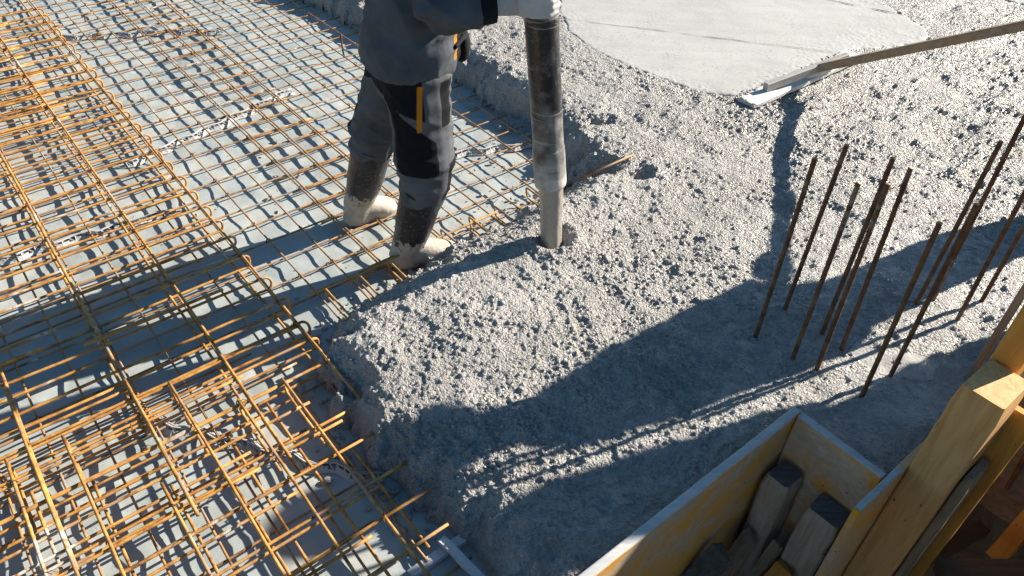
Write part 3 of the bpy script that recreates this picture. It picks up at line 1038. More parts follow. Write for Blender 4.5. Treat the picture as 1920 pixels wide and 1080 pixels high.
# ------------------------------------------------------------------ vertical dowels
DOW = [((0.904, 1.997), (1528, 297), "leftmost upright dowel bar, its foot in shadow"),
       ((1.034, 2.124), (1588, 272), "upright dowel bar second from the left, reaching higher than the leftmost one"),
       ((1.012, 1.885), (1610, 343), "upright dowel bar with an orange cut tip, foot third from the left"),
       ((1.150, 2.013), (1675, 296), "upright dowel bar close behind an orange tipped one, foot deep in shadow"),
       ((1.080, 1.824), (1665, 345), "orange tipped upright dowel bar almost touching the taller one behind it"),
       ((1.202, 1.928), (1708, 315), "upright dowel bar standing clear in the middle of the group"),
       ((1.198, 1.702), (1762, 418), "nearest upright dowel bar, its foot splashed with cement"),
       ((1.327, 1.802), (1832, 383), "upright dowel bar rising from the edge of the sunlit slick patch"),
       ((1.560, 2.186), (1880, 260), "tall upright dowel bar behind the near ones, left of its close twin"),
       ((1.638, 2.210), (1918, 225), "tallest upright dowel bar, right of its close twin"),
       ((1.685, 2.095), (1925, 355), "upright dowel bar at the right whose foot meets the sunlit strip"),
       ((1.830, 2.215), (1940, 390), "rightmost upright dowel bar, leaning out of the photo")]
LEAN = [(.004, .007), (.016, .001), (-.006, .005), (.002, .009), (-.016, .019), (-.029, .023), (-.023, .014), (-.004, .012), (.005, -.007), (-.012, .006), (-.018, .011), (-.004, .008)]
DZ = [0.93, 0.91, 0.92, 0.93, 0.95, 0.94, 0.91, 0.91, 0.91, 0.99, 0.80, 0.75]
for k, ((px, py), _, lab) in enumerate(DOW):
    q = random.Random(k)
    lx, ly = LEAN[k]
    mb = MB()
    zs = np.linspace(-0.02, DZ[k], 70)
    mb.tube([(px + lx * z_, py + ly * z_, z_) for z_ in zs], [0.0080 + 0.0007 * (i % 2) for i in range(70)], 10)
    o = mb.build("dowel_bar", [M_DOWEL, M_RUST])
    for p in o.data.polygons:
        if len(p.vertices) > 4:
            p.material_index = 1
    tag(o, lab, "dowel bar", "upright dowel bars in the wet concrete")

M_DARKBLOCK = wood_mat("dark brown timber", (0.085, 0.06, 0.04), (0.15, 0.105, 0.07), (0.06, 0.045, 0.035), 0.55, 'u', 0.8)  # plain dark brown for the boards at the bottom right
M_GREYPANEL = wood_mat("grey shutter ply", (0.13, 0.12, 0.115), (0.22, 0.205, 0.19), (0.15, 0.11, 0.07), 0.6, 'v', 0.8)
# ------------------------------------------------------------------ formwork box, posts and timber
box = empty("formwork_box", W3(1.0, -0.5, 0.0))
tag(box, "stained plywood formwork box holding back the concrete, open towards the camera", "formwork box")
flat(board(-1.3, 1.738, -0.643, -0.614, -1.05, 0.25, 0.002, 0.0006, 1).build("long_panel", M_PLY_U, box))
flat(board(1.708, 1.738, -0.612, -0.314, -1.05, 0.248, 0.002, 0.0006, 2).build("end_panel", M_PLY_V, box))
flat(board(1.56, 3.9, -0.312, -0.290, -1.05, 0.243, 0.002, 0.0008, 3).build("side_panel", M_PLY_U, box))
# cement smeared over the top edges
for (a, c) in (((-1.29, 1.736, -0.642, -0.615), 1), ((1.71, 1.737, -0.611, -0.316), 2), ((1.565, 1.80, -0.311, -0.291), 3)):
    zt = {1: 0.2505, 2: 0.2485, 3: 0.2435}[c]
    mb = MB()
    n = max(8, int((a[1] - a[0]) / 0.02)) if c != 2 else 8
    k = 8 if c != 2 else 16
    pts, F = [], []
    for i in range(n + 1):
        for j in range(k + 1):
            uu, vv = a[0] + (a[1] - a[0]) * i / n, a[2] + (a[3] - a[2]) * j / k
            e = min(i, n - i) == 0 or min(j, k - j) == 0
            pts.append(W3(uu, vv, zt + (0.0 if e else 0.0025 + 0.004 * (0.5 + mnoise.noise(Vector((uu * 14, vv * 30, c)))))))
    for i in range(n):
        for j in range(k):
            F.append((i * (k + 1) + j, (i + 1) * (k + 1) + j, (i + 1) * (k + 1) + j + 1, i * (k + 1) + j + 1))
    mb.add(pts, F)
    fix_normals(mb.build("cement_smear", M_PLYTOP, box))


def timber(name, dims, mat, label, cat, rag=0.0015, bev=0.004, seed=0, tilt=(0, 0), top=None):
    o = flat(board(*dims, bev, rag, seed, tilt).build(name, mat if top is None else [mat, top]))
    if top is not None:
        for p in o.data.polygons:
            if p.normal.z > 0.8:
                p.material_index = 1
    return tag(o, label, cat)


timber("timber_post", (1.815, 1.980, -0.288, -0.166, -1.15, 0.62), M_PINE, "thick yellow timber post with a sunlit corner on its sawn top", "timber post", 0.001, 0.005, 5)
timber("tall_post", (1.990, 2.085, -0.288, -0.212, -1.15, 1.45), M_PINE2, "tall orange timber post behind the thick yellow one at the right edge", "timber post", 0.001, 0.004, 6)
timber("timber_plank", (1.990, 2.018, -0.206, -0.105, -0.45, 0.50), M_PINE2, "orange plank right of the sunlit post, with nail holes", "plank", 0.001, 0.003, 7)
timber("timber_stake", (2.40, 2.422, -0.378, -0.356, 0.0, 1.25), M_OLD, "thin grey stake standing in the concrete behind the yellow post", "stake", 0.001, 0.004, 8)
timber("timber_batten", (1.86, 1.975, -0.163, -0.134, -1.15, 0.30), M_OLD, "grey batten fixed low along the right side of the yellow post", "batten", 0.0015, 0.004, 9)
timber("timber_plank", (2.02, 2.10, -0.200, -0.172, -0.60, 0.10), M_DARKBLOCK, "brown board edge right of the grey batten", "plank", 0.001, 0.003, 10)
timber("timber_block", (1.594, 1.702, -0.598, -0.505, -1.1, 0.060), M_STUB, "pale worn timber stub in the corner of the formwork box", "timber block", 0.003, 0.010, 11, top=M_DIRTTOP)
timber("timber_block", (1.606, 1.704, -0.442, -0.328, -1.1, 0.045), M_STUB, "dark topped timber stub by the side panel of the box", "timber block", 0.003, 0.006, 12, top=M_DIRTTOP)
timber("shutter_panel", (2.52, 2.55, -0.27, 1.2, -0.42, 0.17), M_GREYPANEL, "grey shutter panel closing the dark pit at the right edge", "shutter panel", 0.001, 0.003, 14)


def stick(name, p0, p1, w, hgt, mat, label, cat, seed):
    """a short rough sawn piece lying any way"""
    p0, p1 = np.array(p0, float), np.array(p1, float)
    d = p1 - p0
    L = np.linalg.norm(d)
    d /= L
    s = np.cross(d, [0, 0, 1.0])
    s /= np.linalg.norm(s)
    up = np.cross(s, d)
    rr = random.Random(seed)
    n = max(3, int(L / 0.05))
    V, F = [], []
    for i in range(n + 1):
        c_ = p0 + d * L * i / n
        for (a, b_) in ((-1, -1), (1, -1), (1, 1), (-1, 1)):
            V.append(c_ + s * (a * w / 2 + rr.uniform(-.002, .002)) + up * (b_ * hgt / 2 + rr.uniform(-.002, .002)) + d * (rr.uniform(-.012, .012) if i in (0, n) else 0))
    for i in range(n):
        for j in range(4):
            F.append((i * 4 + j, i * 4 + (j + 1) % 4, (i + 1) * 4 + (j + 1) % 4, (i + 1) * 4 + j))
    F += [(3, 2, 1, 0), (n * 4, n * 4 + 1, n * 4 + 2, n * 4 + 3)]
    mb = MB()
    mb.add(V, F)
    return tag(flat(mb.build(name, mat)), label, cat)


def PX(u, v, z):
    return W3(u, v, z)


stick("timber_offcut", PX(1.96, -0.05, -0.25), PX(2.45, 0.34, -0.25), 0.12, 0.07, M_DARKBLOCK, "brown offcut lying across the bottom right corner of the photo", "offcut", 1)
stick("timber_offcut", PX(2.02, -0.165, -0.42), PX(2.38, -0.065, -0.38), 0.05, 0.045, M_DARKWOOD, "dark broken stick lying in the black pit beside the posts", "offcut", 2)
stick("timber_offcut", PX(2.36, 0.025, -0.42), PX(2.40, 0.03, 0.20), 0.06, 0.06, M_PINE2, "orange upright stub at the right edge above the pit", "offcut", 3)
stick("timber_offcut", PX(1.46, -0.56, -0.52), PX(1.56, -0.545, -0.22), 0.055, 0.03, M_OLD, "splintered brown scrap leaning on the pale stub in the box", "offcut", 4)
stick("timber_offcut", PX(1.54, -0.48, -0.52), PX(1.60, -0.465, -0.20), 0.035, 0.03, M_OLD, "narrow broken scrap standing between the two stubs in the box", "offcut", 5)
stick("timber_offcut", PX(1.46, -0.44, -0.55), PX(1.59, -0.40, -0.26), 0.07, 0.03, M_PINE2, "brown split piece leaning on the dark topped stub", "offcut", 6)
stick("timber_offcut", PX(1.30, -0.57, -0.30), PX(1.40, -0.55, -0.16), 0.07, 0.06, M_DIRTTOP, "muddy lump of wood at the bottom edge inside the box", "offcut", 7)
mb = MB()
mb.tube([PX(2.50, -0.105, -0.04), PX(2.485, -0.095, -0.12), PX(2.47, -0.085, -0.22)], 0.008, 8)
tag(mb.build("iron_pin", M_DOWEL), "thin black iron pin in front of the grey shutter panel", "iron pin")
mb = MB()

# unseen deck below the picture, added to keep sky light off the pit
dk = empty("added_deck", W3(0.8, 0.8, 0.47))
tag(dk, "unseen deck of grey boards added over the pit to keep it dark", "scaffold deck")
for k in range(7):
    flat(board(-1.0, 3.0, 0.24 + 0.235 * k, 0.465 + 0.235 * k, 0.47, 0.51, 0.004, 0.0015, 50 + k).build("deck_board", M_OLD, dk))
for k in range(3):
    flat(board(-0.7 + 1.7 * k, -0.6 + 1.7 * k, 0.25, 1.86, 0.37, 0.468, 0.004, 0.001, 60 + k).build("bearer", M_OLD, dk))
    for vv in (0.32, 1.72):
        flat(board(-0.69 + 1.7 * k, -0.61 + 1.7 * k, vv, vv + 0.08, -1.15, 0.368, 0.004, 0.001, 70 + k).build("prop", M_OLD, dk))

# two whitish battens at the bottom of the picture
stick("pale_batten", PX(0.50, -1.022, 0.03), PX(0.73, -1.020, 0.035), 0.030, 0.016, M_WHITEWOOD, "whitish batten lying parallel to the box, half buried in concrete", "batten", 11)
stick("pale_batten", PX(0.625, -1.05, 0.058), PX(0.655, -0.78, 0.062), 0.026, 0.014, M_WHITEWOOD, "whitish batten lying on the other one and pointing at the camera", "batten", 12)

# ------------------------------------------------------------------ pump hose and the concrete falling from it
hose = empty("concrete_hose", (0.138, 2.5, 0.48))
tag(hose, "thick black pump hose caked with cement, held upright by the worker", "pump hose")


def hx(z):
    """hose axis: leaning a little, then arching away overhead"""
    if z < 2.0:
        return np.array([0.138 - 0.103 * (z - 0.482), 2.502, z])
    q = z - 2.0
    return np.array([-0.018 - 0.10 * q + 0.10 * q * q, 2.502 + 0.22 * q * q, z])


zs = np.concatenate([np.arange(0.63, 2.0, 0.02), np.arange(2.0, 4.2, 0.1)])
mb = MB()
mb.tube([hx(z) for z in zs], [0.0585 + 0.0012 * (mnoise.noise(Vector((z * 9, 0, 0)))) for z in zs], 36, cap=False)
mb.build("rubber_hose", M_HOSE, hose)
mb = MB()
zz = [0.484, 0.482, 0.484, 0.492, 0.52, 0.56, 0.60, 0.63, 0.648, 0.652, 0.655]
rr_ = [0.050, 0.056, 0.0615, 0.0635, 0.0638, 0.0630, 0.0628, 0.0622, 0.061, 0.0595, 0.058]
mb.tube([hx(z) for z in zz], rr_, 36, cap=False)
o = mb.build("end_sleeve", M_HOSE, hose)
mb = MB()
zz = [0.62, 0.52, 0.49]
mb.tube([hx(z) for z in zz], [0.049, 0.049, 0.0505], 30, cap=False)
mb.build("bore", M_STREAM, hose)
# stream
mb = MB()
zs = np.linspace(0.60, 0.12, 64)
SD, V, F = 40, [], []
for i, z in enumerate(zs):
    q = (0.60 - z) / 0.48
    c_ = hx(0.48) + np.array([0.022 * q, -0.001, 0])
    for j in range(SD):
        a = 2 * math.pi * j / SD
        r_ = 0.047 - 0.004 * q + 0.003 * mnoise.noise(Vector((math.cos(a) * 2.4, math.sin(a) * 2.4, z * 2.5))) \
            + 0.0018 * mnoise.noise(Vector((math.cos(a) * 7, math.sin(a) * 7, z * 22)))
        if q > 0.78:
            r_ += 0.03 * ((q - 0.78) / 0.22) ** 2
        V.append((c_[0] + r_ * math.cos(a), c_[1] + r_ * math.sin(a), z))
for i in range(len(zs) - 1):
    for j in range(SD):
        k = (j + 1) % SD
        F.append((i * SD + j, i * SD + k, (i + 1) * SD + k, (i + 1) * SD + j))
mb.add(V, F)
st = fix_normals(mb.build("concrete_stream", M_STREAM))
tag(st, "column of runny brownish concrete dropping from the hose mouth into the heap", "wet concrete")

# splashes of concrete on the film
mb = MB()
rr = random.Random(4)
for k in range(170):
    if k < 110:
        cx, cy = rr.gauss(-0.02, 0.16), rr.gauss(3.05, 0.28)
    else:
        cx, cy = rr.uniform(-1.6, -0.2), rr.uniform(2.3, 3.6)
    r_ = 0.003 + 0.009 * rr.random() ** 3
    mb.ball((cx, cy, 0.016 + r_ * .2), (r_ * rr.uniform(.8, 1.6), r_, r_ * 0.6), 8, 5)
for k in range(260):                      # crumbs fallen along the toe of the pour
    i = rr.randrange(6, len(FRONT) - 4)
    p_ = FRONT[i] + (FRONT[i + 1] - FRONT[i]) * rr.random()
    d_ = FRONT[i + 1] - FRONT[i]
    n_ = np.array([-d_[1], d_[0]]) / np.linalg.norm(d_)
    p_ = p_ - n_ * (0.02 + abs(rr.gauss(0, 0.05))) if inside(np.array([p_[0] + n_[0] * .05]), np.array([p_[1] + n_[1] * .05]), clos)[0] else p_ + n_ * (0.02 + abs(rr.gauss(0, 0.05)))
    r_ = 0.004 + 0.011 * rr.random() ** 2
    mb.ball((p_[0], p_[1], 0.014 + r_ * .5), (r_ * rr.uniform(.8, 1.5), r_, r_ * 0.8), 8, 5)
tag(mb.build("concrete_splashes", M_ROUGH), "small splashes of concrete scattered on the film round the worker", "concrete splashes", kind="stuff")

# ------------------------------------------------------------------ long handled float
fl = empty("bull_float", W3(3.9, -2.15, 0.2))
tag(fl, "long handled wooden float resting at the edge of the smooth slab", "bull float")
fb = board(3.36, 4.42, -2.165, -2.045, 0.199, 0.226, 0.004, 0.0012, 21)
flat(fb.build("blade", M_FLOAT, fl))
HS = np.array([1.69, 4.085, 0.280])
HE = np.array([2.64, 2.965, 1.165])


def beam(p0, p1, w, hgt, seed=0, ext=0.0):
    p0, p1 = np.array(p0, float), np.array(p1, float)
    d = p1 - p0
    L = np.linalg.norm(d)
    d /= L
    s = np.cross(d, [0, 0, 1.0])
    s /= np.linalg.norm(s)
    up = np.cross(s, d)
    V, F = [], []
    n = max(2, int(L / 0.08))
    b_ = min(w, hgt) * 0.12
    sec = [(-w / 2 + b_, -hgt / 2), (w / 2 - b_, -hgt / 2), (w / 2, -hgt / 2 + b_), (w / 2, hgt / 2 - b_), (w / 2 - b_, hgt / 2), (-w / 2 + b_, hgt / 2), (-w / 2, hgt / 2 - b_), (-w / 2, -hgt / 2 + b_)]
    for i in range(n + 1):
        c_ = p0 + d * L * i / n
        for (a, q) in sec:
            V.append(c_ + s * a + up * q)
    for i in range(n):
        for j in range(8):
            F.append((i * 8 + j, i * 8 + (j + 1) % 8, (i + 1) * 8 + (j + 1) % 8, (i + 1) * 8 + j))
    F += [tuple(reversed(range(8))), tuple(n * 8 + j for j in range(8))]
    mb = MB()
    mb.add(V, F)
    return mb


flat(beam(HS, HE + (HE - HS) * 0.12, 0.054, 0.045).build("handle", M_HANDLE, fl))
flat(beam(W3(3.533, -2.118, 0.250), W3(4.115, -2.010, 0.312), 0.036, 0.050).build("brace", M_BRACKET, fl))
flat(beam(W3(3.86, -2.085, 0.237), W3(4.05, -2.06, 0.239), 0.05, 0.022).build("cleat", M_FLOAT, fl))
mb = MB()
for k in range(70):
    q = rr.random()
    uu = 3.39 + 0.95 * q
    r_ = rr.uniform(.003, .009)
    mb.ball(W3(uu, -2.165 + rr.gauss(0, .006), 0.226 + rr.uniform(-.004, .004)), (r_ * 1.4, r_, r_ * .7), 8, 5)
for k in range(24):
    r_ = rr.uniform(.003, .008)
    mb.ball(W3(3.36 + rr.gauss(0, .006), -2.105 + rr.gauss(0, .03), 0.226), (r_ * 1.4, r_, r_ * .7), 8, 5)
mb.build("cement_crust", M_ROUGH, fl)["kind"] = "stuff"


# ------------------------------------------------------------------ people
def remesh(mb, name, mat, voxel, parent=None, smooth=3, wrinkle=None):
    tmp = mb.build(name + "_tmp", mat)
    md = tmp.modifiers.new("r", 'REMESH')
    md.mode = 'VOXEL'
    md.voxel_size = voxel
    if smooth:
        ms = tmp.modifiers.new("s", 'SMOOTH')
        ms.iterations = smooth
        ms.factor = 0.5
    dg = bpy.context.evaluated_depsgraph_get()
    dg.update()
    me = bpy.data.meshes.new_from_object(tmp.evaluated_get(dg))
    bpy.data.objects.remove(tmp)
    me.name = name
    n = len(me.vertices)
    co = np.empty(n * 3)
    me.vertices.foreach_get("co", co)
    co = co.reshape(-1, 3)
    no = np.empty(n * 3)
    me.vertices.foreach_get("normal", no)
    no = no.reshape(-1, 3)
    if wrinkle is not None:
        co = co + no * wrinkle(co)[:, None]
        me.vertices.foreach_set("co", co.ravel())
    me.polygons.foreach_set("use_smooth", [True] * len(me.polygons))
    me.materials.clear()
    me.materials.append(mat)
    me.update()
    o = bpy.data.objects.new(name, me)
    COL.objects.link(o)
    if parent is not None:
        o.parent = parent
    return o, co


def set_attr(o, name, val):
    a = o.data.attributes.new(name, 'FLOAT', 'POINT')
    a.data.foreach_set("value", np.asarray(val, np.float32))


def folds(amp, joints, seed):
    """soft cloth folds, tighter across the bent joints"""
    def f(co):
        out_ = np.zeros(len(co))
        for i, p in enumerate(co):
            v = Vector(p)
            w = 0.45
            for (jp, jr) in joints:
                w += 1.5 * math.exp(-((v - Vector(jp)).length / jr) ** 2)
            a = mnoise.noise(Vector((p[0] * 7 + seed, p[1] * 7, p[2] * 13)))
            b_ = 1 - 2 * abs(mnoise.noise(Vector((p[0] * 5 + p[2] * 6, p[1] * 5 + seed, p[2] * 17 - p[0] * 5))))
            c_ = 1 - 3.2 * abs(mnoise.noise(Vector((p[0] * 4 - p[2] * 3, p[1] * 4 + seed * 2, p[2] * 9 + p[0] * 6))))
            out_[i] = amp * w * (0.45 * a + 0.45 * (b_ - 0.4) + 0.40 * (max(0, c_) ** 1.5 - 0.25))
        return out_
    return f


def lerp(a, b_, t_):
    return np.asarray(a, float) * (1 - t_) + np.asarray(b_, float) * t_


def limb(mb, pts, rads, side, n=5, flat_=1.0):
    """loft through joints with several rings on every bone"""
    P, R = [], []
    for i in range(len(pts) - 1):
        for k in range(n):
            t_ = k / n
            P.append(lerp(pts[i], pts[i + 1], t_))
            R.append(rads[i] * (1 - t_) + rads[i + 1] * t_)
    P.append(np.asarray(pts[-1], float))
    R.append(rads[-1])
    P = np.array(P)
    for _ in range(2):
        Q = P.copy()
        Q[1:-1] = 0.25 * P[:-2] + 0.5 * P[1:-1] + 0.25 * P[2:]
        P = Q
    mb.loft([(p, r_, r_ * flat_, side) for p, r_ in zip(P, R)], 16)
    mb.ball(P[0], R[0] * 0.98)
    mb.ball(P[-1], R[-1] * 0.98)


def grip_hand(mb, centre, axis, toward_wrist, rad, wrist, spread=0.019, close=150, thumb=-95, fr=0.0098, start=38, sgn=1, order=1):
    """glove or hand closed round a bar: palm on the wrist side, four fingers one way, thumb the other"""
    c_ = np.asarray(centre, float)
    ax = np.asarray(axis, float)
    ax /= np.linalg.norm(ax)
    e1 = np.asarray(toward_wrist, float)
    e1 = e1 - ax * (e1 @ ax)
    e1 /= np.linalg.norm(e1)
    e2 = np.cross(ax, e1) * sgn

    def on(deg, r_, off):
        a = math.radians(deg)
        return c_ + ax * off + (e1 * math.cos(a) + e2 * math.sin(a)) * r_
    palm = c_ + e1 * (rad + 0.020)
    w_ = np.asarray(wrist, float)
    pts = [w_, lerp(w_, palm, 0.35), lerp(w_, palm, 0.7), palm, on(22, rad + 0.017, 0), on(start, rad + 0.013, 0)]
    mb.loft([(p, a, b_, ax) for p, a, b_ in zip(pts, (0.034, 0.036, 0.042, 0.045, 0.044, 0.040), (0.028, 0.024, 0.021, 0.018, 0.015, 0.012))], 16)
    for i in range(4):
        off = order * (1.5 - i) * spread * 1.08
        ext = (0.92, 1.0, 0.97, 0.82)[i]
        d0, d1 = start - 12, start + (close - start) * ext + (i * 3 - 4)
        P = [on(d0 + (d1 - d0) * k / 7, rad + 0.012 - (0.002 * k / 7) + (0.0035 if k in (2, 5) else 0), off + 0.002 * math.sin(k)) for k in range(8)]
        mb.tube(P, [fr * (1.1, 1.1, 1.14, 1.04, 1.0, 1.03, 0.95, 0.75)[k] for k in range(8)], 10)
        mb.ball(P[-1], fr * 0.75)
        mb.ball(P[0], fr * 1.1)
    P = [palm + ax * order * 0.026, on(-18, rad + 0.018, order * 0.036), on(thumb * 0.55, rad + 0.013, order * 0.041), on(thumb, rad + 0.011, order * 0.036)]
    mb.tube(P, [0.0155, 0.0145, 0.0125, 0.0100], 10)
    mb.ball(P[-1], 0.0100)


def hanging_hand(mb, wrist, dirv, fwd, fr=0.0095):
    w_ = np.asarray(wrist, float)
    d = np.asarray(dirv, float)
    d /= np.linalg.norm(d)
    f_ = np.asarray(fwd, float)
    f_ = f_ - d * (f_ @ d)
    f_ /= np.linalg.norm(f_)
    s = np.cross(d, f_)
    mb.loft([(w_, 0.028, 0.022, f_), (w_ + d * 0.04, 0.036, 0.019, f_), (w_ + d * 0.085, 0.042, 0.017, f_), (w_ + d * 0.10, 0.040, 0.014, f_)], 16)
    for i in range(4):
        b_ = w_ + d * 0.092 + f_ * (1.5 - i) * 0.0195
        L = (0.072, 0.08, 0.075, 0.058)[i]
        P = [b_, b_ + d * L * 0.45 + s * 0.004, b_ + d * L * 0.75 + s * 0.016, b_ + d * L * 0.92 + s * 0.034]
        mb.tube(P, [fr * 1.05, fr, fr * .95, fr * .75], 10)
        mb.ball(P[-1], fr * .75)
    P = [w_ + d * 0.03 + f_ * 0.03, w_ + d * 0.065 + f_ * 0.052 + s * .008, w_ + d * 0.10 + f_ * 0.056 + s * .018]
    mb.tube(P, [0.0150, 0.0125, 0.0095], 10)
    mb.ball(P[-1], 0.0095)


def boot(mb, knee, ankle, toe, top_t, zf):
    """rubber boot: shaft up the shin, heel, instep, rounded toe"""
    k_, a_, t_ = (np.asarray(q, float) for q in (knee, ankle, toe))
    f_ = t_ - a_
    f_[2] = 0
    f_ /= np.linalg.norm(f_)
    s = np.cross([0, 0, 1.0], f_)
    top = lerp(a_, k_, top_t)
    mb.loft([(top, 0.087, 0.087, s), (lerp(a_, top, 0.8), 0.085, 0.086, s), (lerp(a_, top, 0.5), 0.080, 0.082, s), (lerp(a_, top, 0.25), 0.069, 0.074, s), (a_ + [0, 0, .02], 0.060, 0.070, s),
             (a_ - [0, 0, .02], 0.055, 0.073, s), (np.array([a_[0], a_[1], zf + 0.03]) - f_ * 0.005, 0.053, 0.078, s), (np.array([a_[0], a_[1], zf + 0.002]) - f_ * 0.005, 0.050, 0.074, s)], 20)
    L = np.linalg.norm((t_ - a_)[:2])
    base = np.array([a_[0], a_[1], zf])
    rings = []
    for q, hh, ww in ((-0.30, .032, .036), (-0.22, .046, .049), (0.0, .066, .053), (0.25, .062, .054), (0.45, .052, .058), (0.65, .044, .063), (0.82, .039, .060), (0.94, .030, .047), (1.01, .016, .026)):
        c_ = base + f_ * L * q + [0, 0, hh + 0.004]
        rings.append((c_, ww, hh, s))
    mb.loft(rings, 18)
    # sole and heel block
    for (q0, q1, ww) in ((-0.28, 0.12, 0.050), (0.30, 0.90, 0.058)):
        mb.loft([(base + f_ * L * q + [0, 0, .012], w2, 0.013, s) for q, w2 in ((q0, ww * .8), (lerp(q0, q1, .3), ww), (lerp(q0, q1, .7), ww), (q1, ww * .75))], 14)


def person(label, J, F, mats, zf=0.02, grips=(), hang=(), voxel=0.010, main=False, seed=0):
    F = np.asarray(F, float)
    F /= np.linalg.norm(F)
    S = np.cross([0, 0, 1.0], F)                 # to the person's left
    pel, chest, neck, head = (np.asarray(J[k], float) for k in ("pelvis", "chest", "neck", "head"))
    up = np.array([0, 0, 1.0])
    # body: one continuous skin from head to feet
    mb = MB()
    mb.loft([(pel - up * .10, .13, .09, S), (pel, .15, .10, S), (lerp(pel, chest, .4), .13, .095, S), (lerp(pel, chest, .8), .16, .105, S), (chest, .165, .09, S), (lerp(chest, neck, .6), .09, .07, S),
             (neck, .058, .058, S), (lerp(neck, head, .5), .056, .06, S)], 18)
    for sd_ in "LR":
        limb(mb, [J["hip" + sd_], J["knee" + sd_], J["ank" + sd_]], [0.085, 0.056, 0.038], F)
        limb(mb, [J["ank" + sd_], lerp(J["ank" + sd_], J["toe" + sd_], .7) - up * .03], [0.035, 0.03], F)
        limb(mb, [J["sh" + sd_], J["el" + sd_], lerp(J["el" + sd_], J["wr" + sd_], .85)], [0.05, 0.040, 0.024], F)
    HF = np.asarray(J.get("look", F), float)
    HF /= np.linalg.norm(HF)
    HS_ = np.cross(up, HF)
    HS_ /= np.linalg.norm(HS_)
    HU = np.cross(HF, HS_)
    A = [HS_, HF, HU]
    mb.ball(head + HU * .02, (.076, .094, .108), 20, 14, A)
    mb.ball(head - HU * .055 + HF * .030, (.056, .062, .060), 16, 10, A)
    mb.ball(head - HU * .098 + HF * .066, (.022, .018, .018), 12, 8, A)
    mb.tube([head + HF * .092 + HU * .015, head + HF * .108 - HU * .012, head + HF * .112 - HU * .026, head + HF * .09 - HU * .032], [.009, .011, .013, .010], 10)
    for q in (-1, 1):
        mb.ball(head + HS_ * q * .078 - HU * .01, (.012, .022, .032), 12, 8, A)
        mb.ball(head + HS_ * q * .034 + HF * .084 + HU * .022, (.022, .013, .008), 10, 6, A)
    mb.ball(head + HF * .088 - HU * .062, (.026, .012, .007), 12, 6, A)
    mb.ball(head + HF * .086 - HU * .074, (.023, .012, .007), 12, 6, A)
    gm = MB()
    for g_ in grips:
        grip_hand(gm, **g_)
    for g_ in hang:
        hanging_hand(gm, **g_)
    body, _ = remesh(mb, "person", M_SKIN, 0.0085, None, 2)
    tag(body, label, "worker")
    for q in (-1, 1):
        e = MB()
        e.ball(head + HS_ * q * .034 + HF * .083 + HU * .012, .0125, 12, 8, A)
        e.build("eye", M_FLOAT, body)
        e = MB()
        e.ball(head + HS_ * q * .034 + HF * .093 + HU * .012, (.005, .004, .005), 10, 6, A)
        e.build("pupil", M_HAIR, body)
    remesh(gm, "glove", M_GLOVE, 0.0042, body, 2)
    # trousers
    mb = MB()
    mb.loft([(pel - up * .12, .165, .125, S), (pel - up * .05, .19, .14, S), (pel + up * .04, .19, .14, S), (pel + up * .14, .175, .13, S)], 20)
    for sd_ in "LR":
        hip, kn, an = (np.asarray(J[k + sd_], float) for k in ("hip", "knee", "ank"))
        limb(mb, [hip + up * .02, lerp(hip, kn, .55), kn, lerp(kn, an, .22), lerp(kn, an, .42)], [0.128, 0.116, 0.106, 0.098, 0.076], F, 4, 0.97)
    jl = [(J["knee" + s_], .13) for s_ in "LR"] + [(J["hip" + s_], .10) for s_ in "LR"]
    tr, co = remesh(mb, "trousers", mats[1], voxel, body, 3, folds(0.020, jl, seed))
    if main:
        panel = np.full(len(co), -1.0)
        pipe = np.full(len(co), -1.0)
        for sd_, sg in (("R", -1), ("L", 1)):
            hip, kn, an = (np.asarray(J[k + sd_], float) for k in ("hip", "knee", "ank"))
            zt = np.clip((hip[2] - co[:, 2]) / (hip[2] - kn[2]), -0.2, 1.0)
            axp = hip + (kn - hip) * zt[:, None]
            low = co[:, 2] < kn[2]
            zt2 = np.clip((kn[2] - co[:, 2]) / (kn[2] - an[2]), 0, 1)
            axp[low] = (kn + (an - kn) * zt2[:, None])[low]
            dd = co - axp
            own = np.hypot(dd[:, 0], dd[:, 1])
            oth = "L" if sd_ == "R" else "R"
            h2, k2_ = np.asarray(J["hip" + oth], float), np.asarray(J["knee" + oth], float)
            ax2 = h2 + (k2_ - h2) * zt[:, None]
            mine = own <= np.hypot(co[:, 0] - ax2[:, 0], co[:, 1] - ax2[:, 1]) + 0.01
            ph = np.degrees(np.arctan2(dd @ (S * sg), dd @ F)) % 360
            z = co[:, 2]
            r_ = 0.10

            def sdist(plo, phi, zlo, zhi):
                a_ = np.minimum((ph - plo), (phi - ph)) * math.pi / 180 * r_
                return np.minimum(a_, np.minimum(z - zlo, zhi - z))
            lo_ = 78 + np.clip(z - 0.68, 0, 1) * 600
            s1 = np.minimum(sdist(0, 168, 0.545, 0.83), (ph - lo_) * math.pi / 180 * r_)
            s2 = np.minimum(sdist(95, 285, 0.60, 0.95), z - 0.775 - 0.0006 * (ph - 110))
            s3 = sdist(34, 64, 0.73, 0.90)
            s4 = sdist(-1, 52, 0.40, 0.58)
            s5 = sdist(300, 361, 0.40, 0.58)
            p_ = np.maximum.reduce([s1, s2, s3, s4, s5])
            panel = np.where(mine, p_, panel)
            pp = np.minimum(sdist(60, 150, 0.725, 0.90), 0.008 - np.abs((ph - 104 + (z - .8) * 60) * math.pi / 180 * r_))
            pipe = np.where(mine, pp, pipe)
        set_attr(tr, "panel", panel)
        set_attr(tr, "piping", pipe)
    # jacket
    mb = MB()
    d_ = chest - pel
    fat = 1.0 if main else 1.10
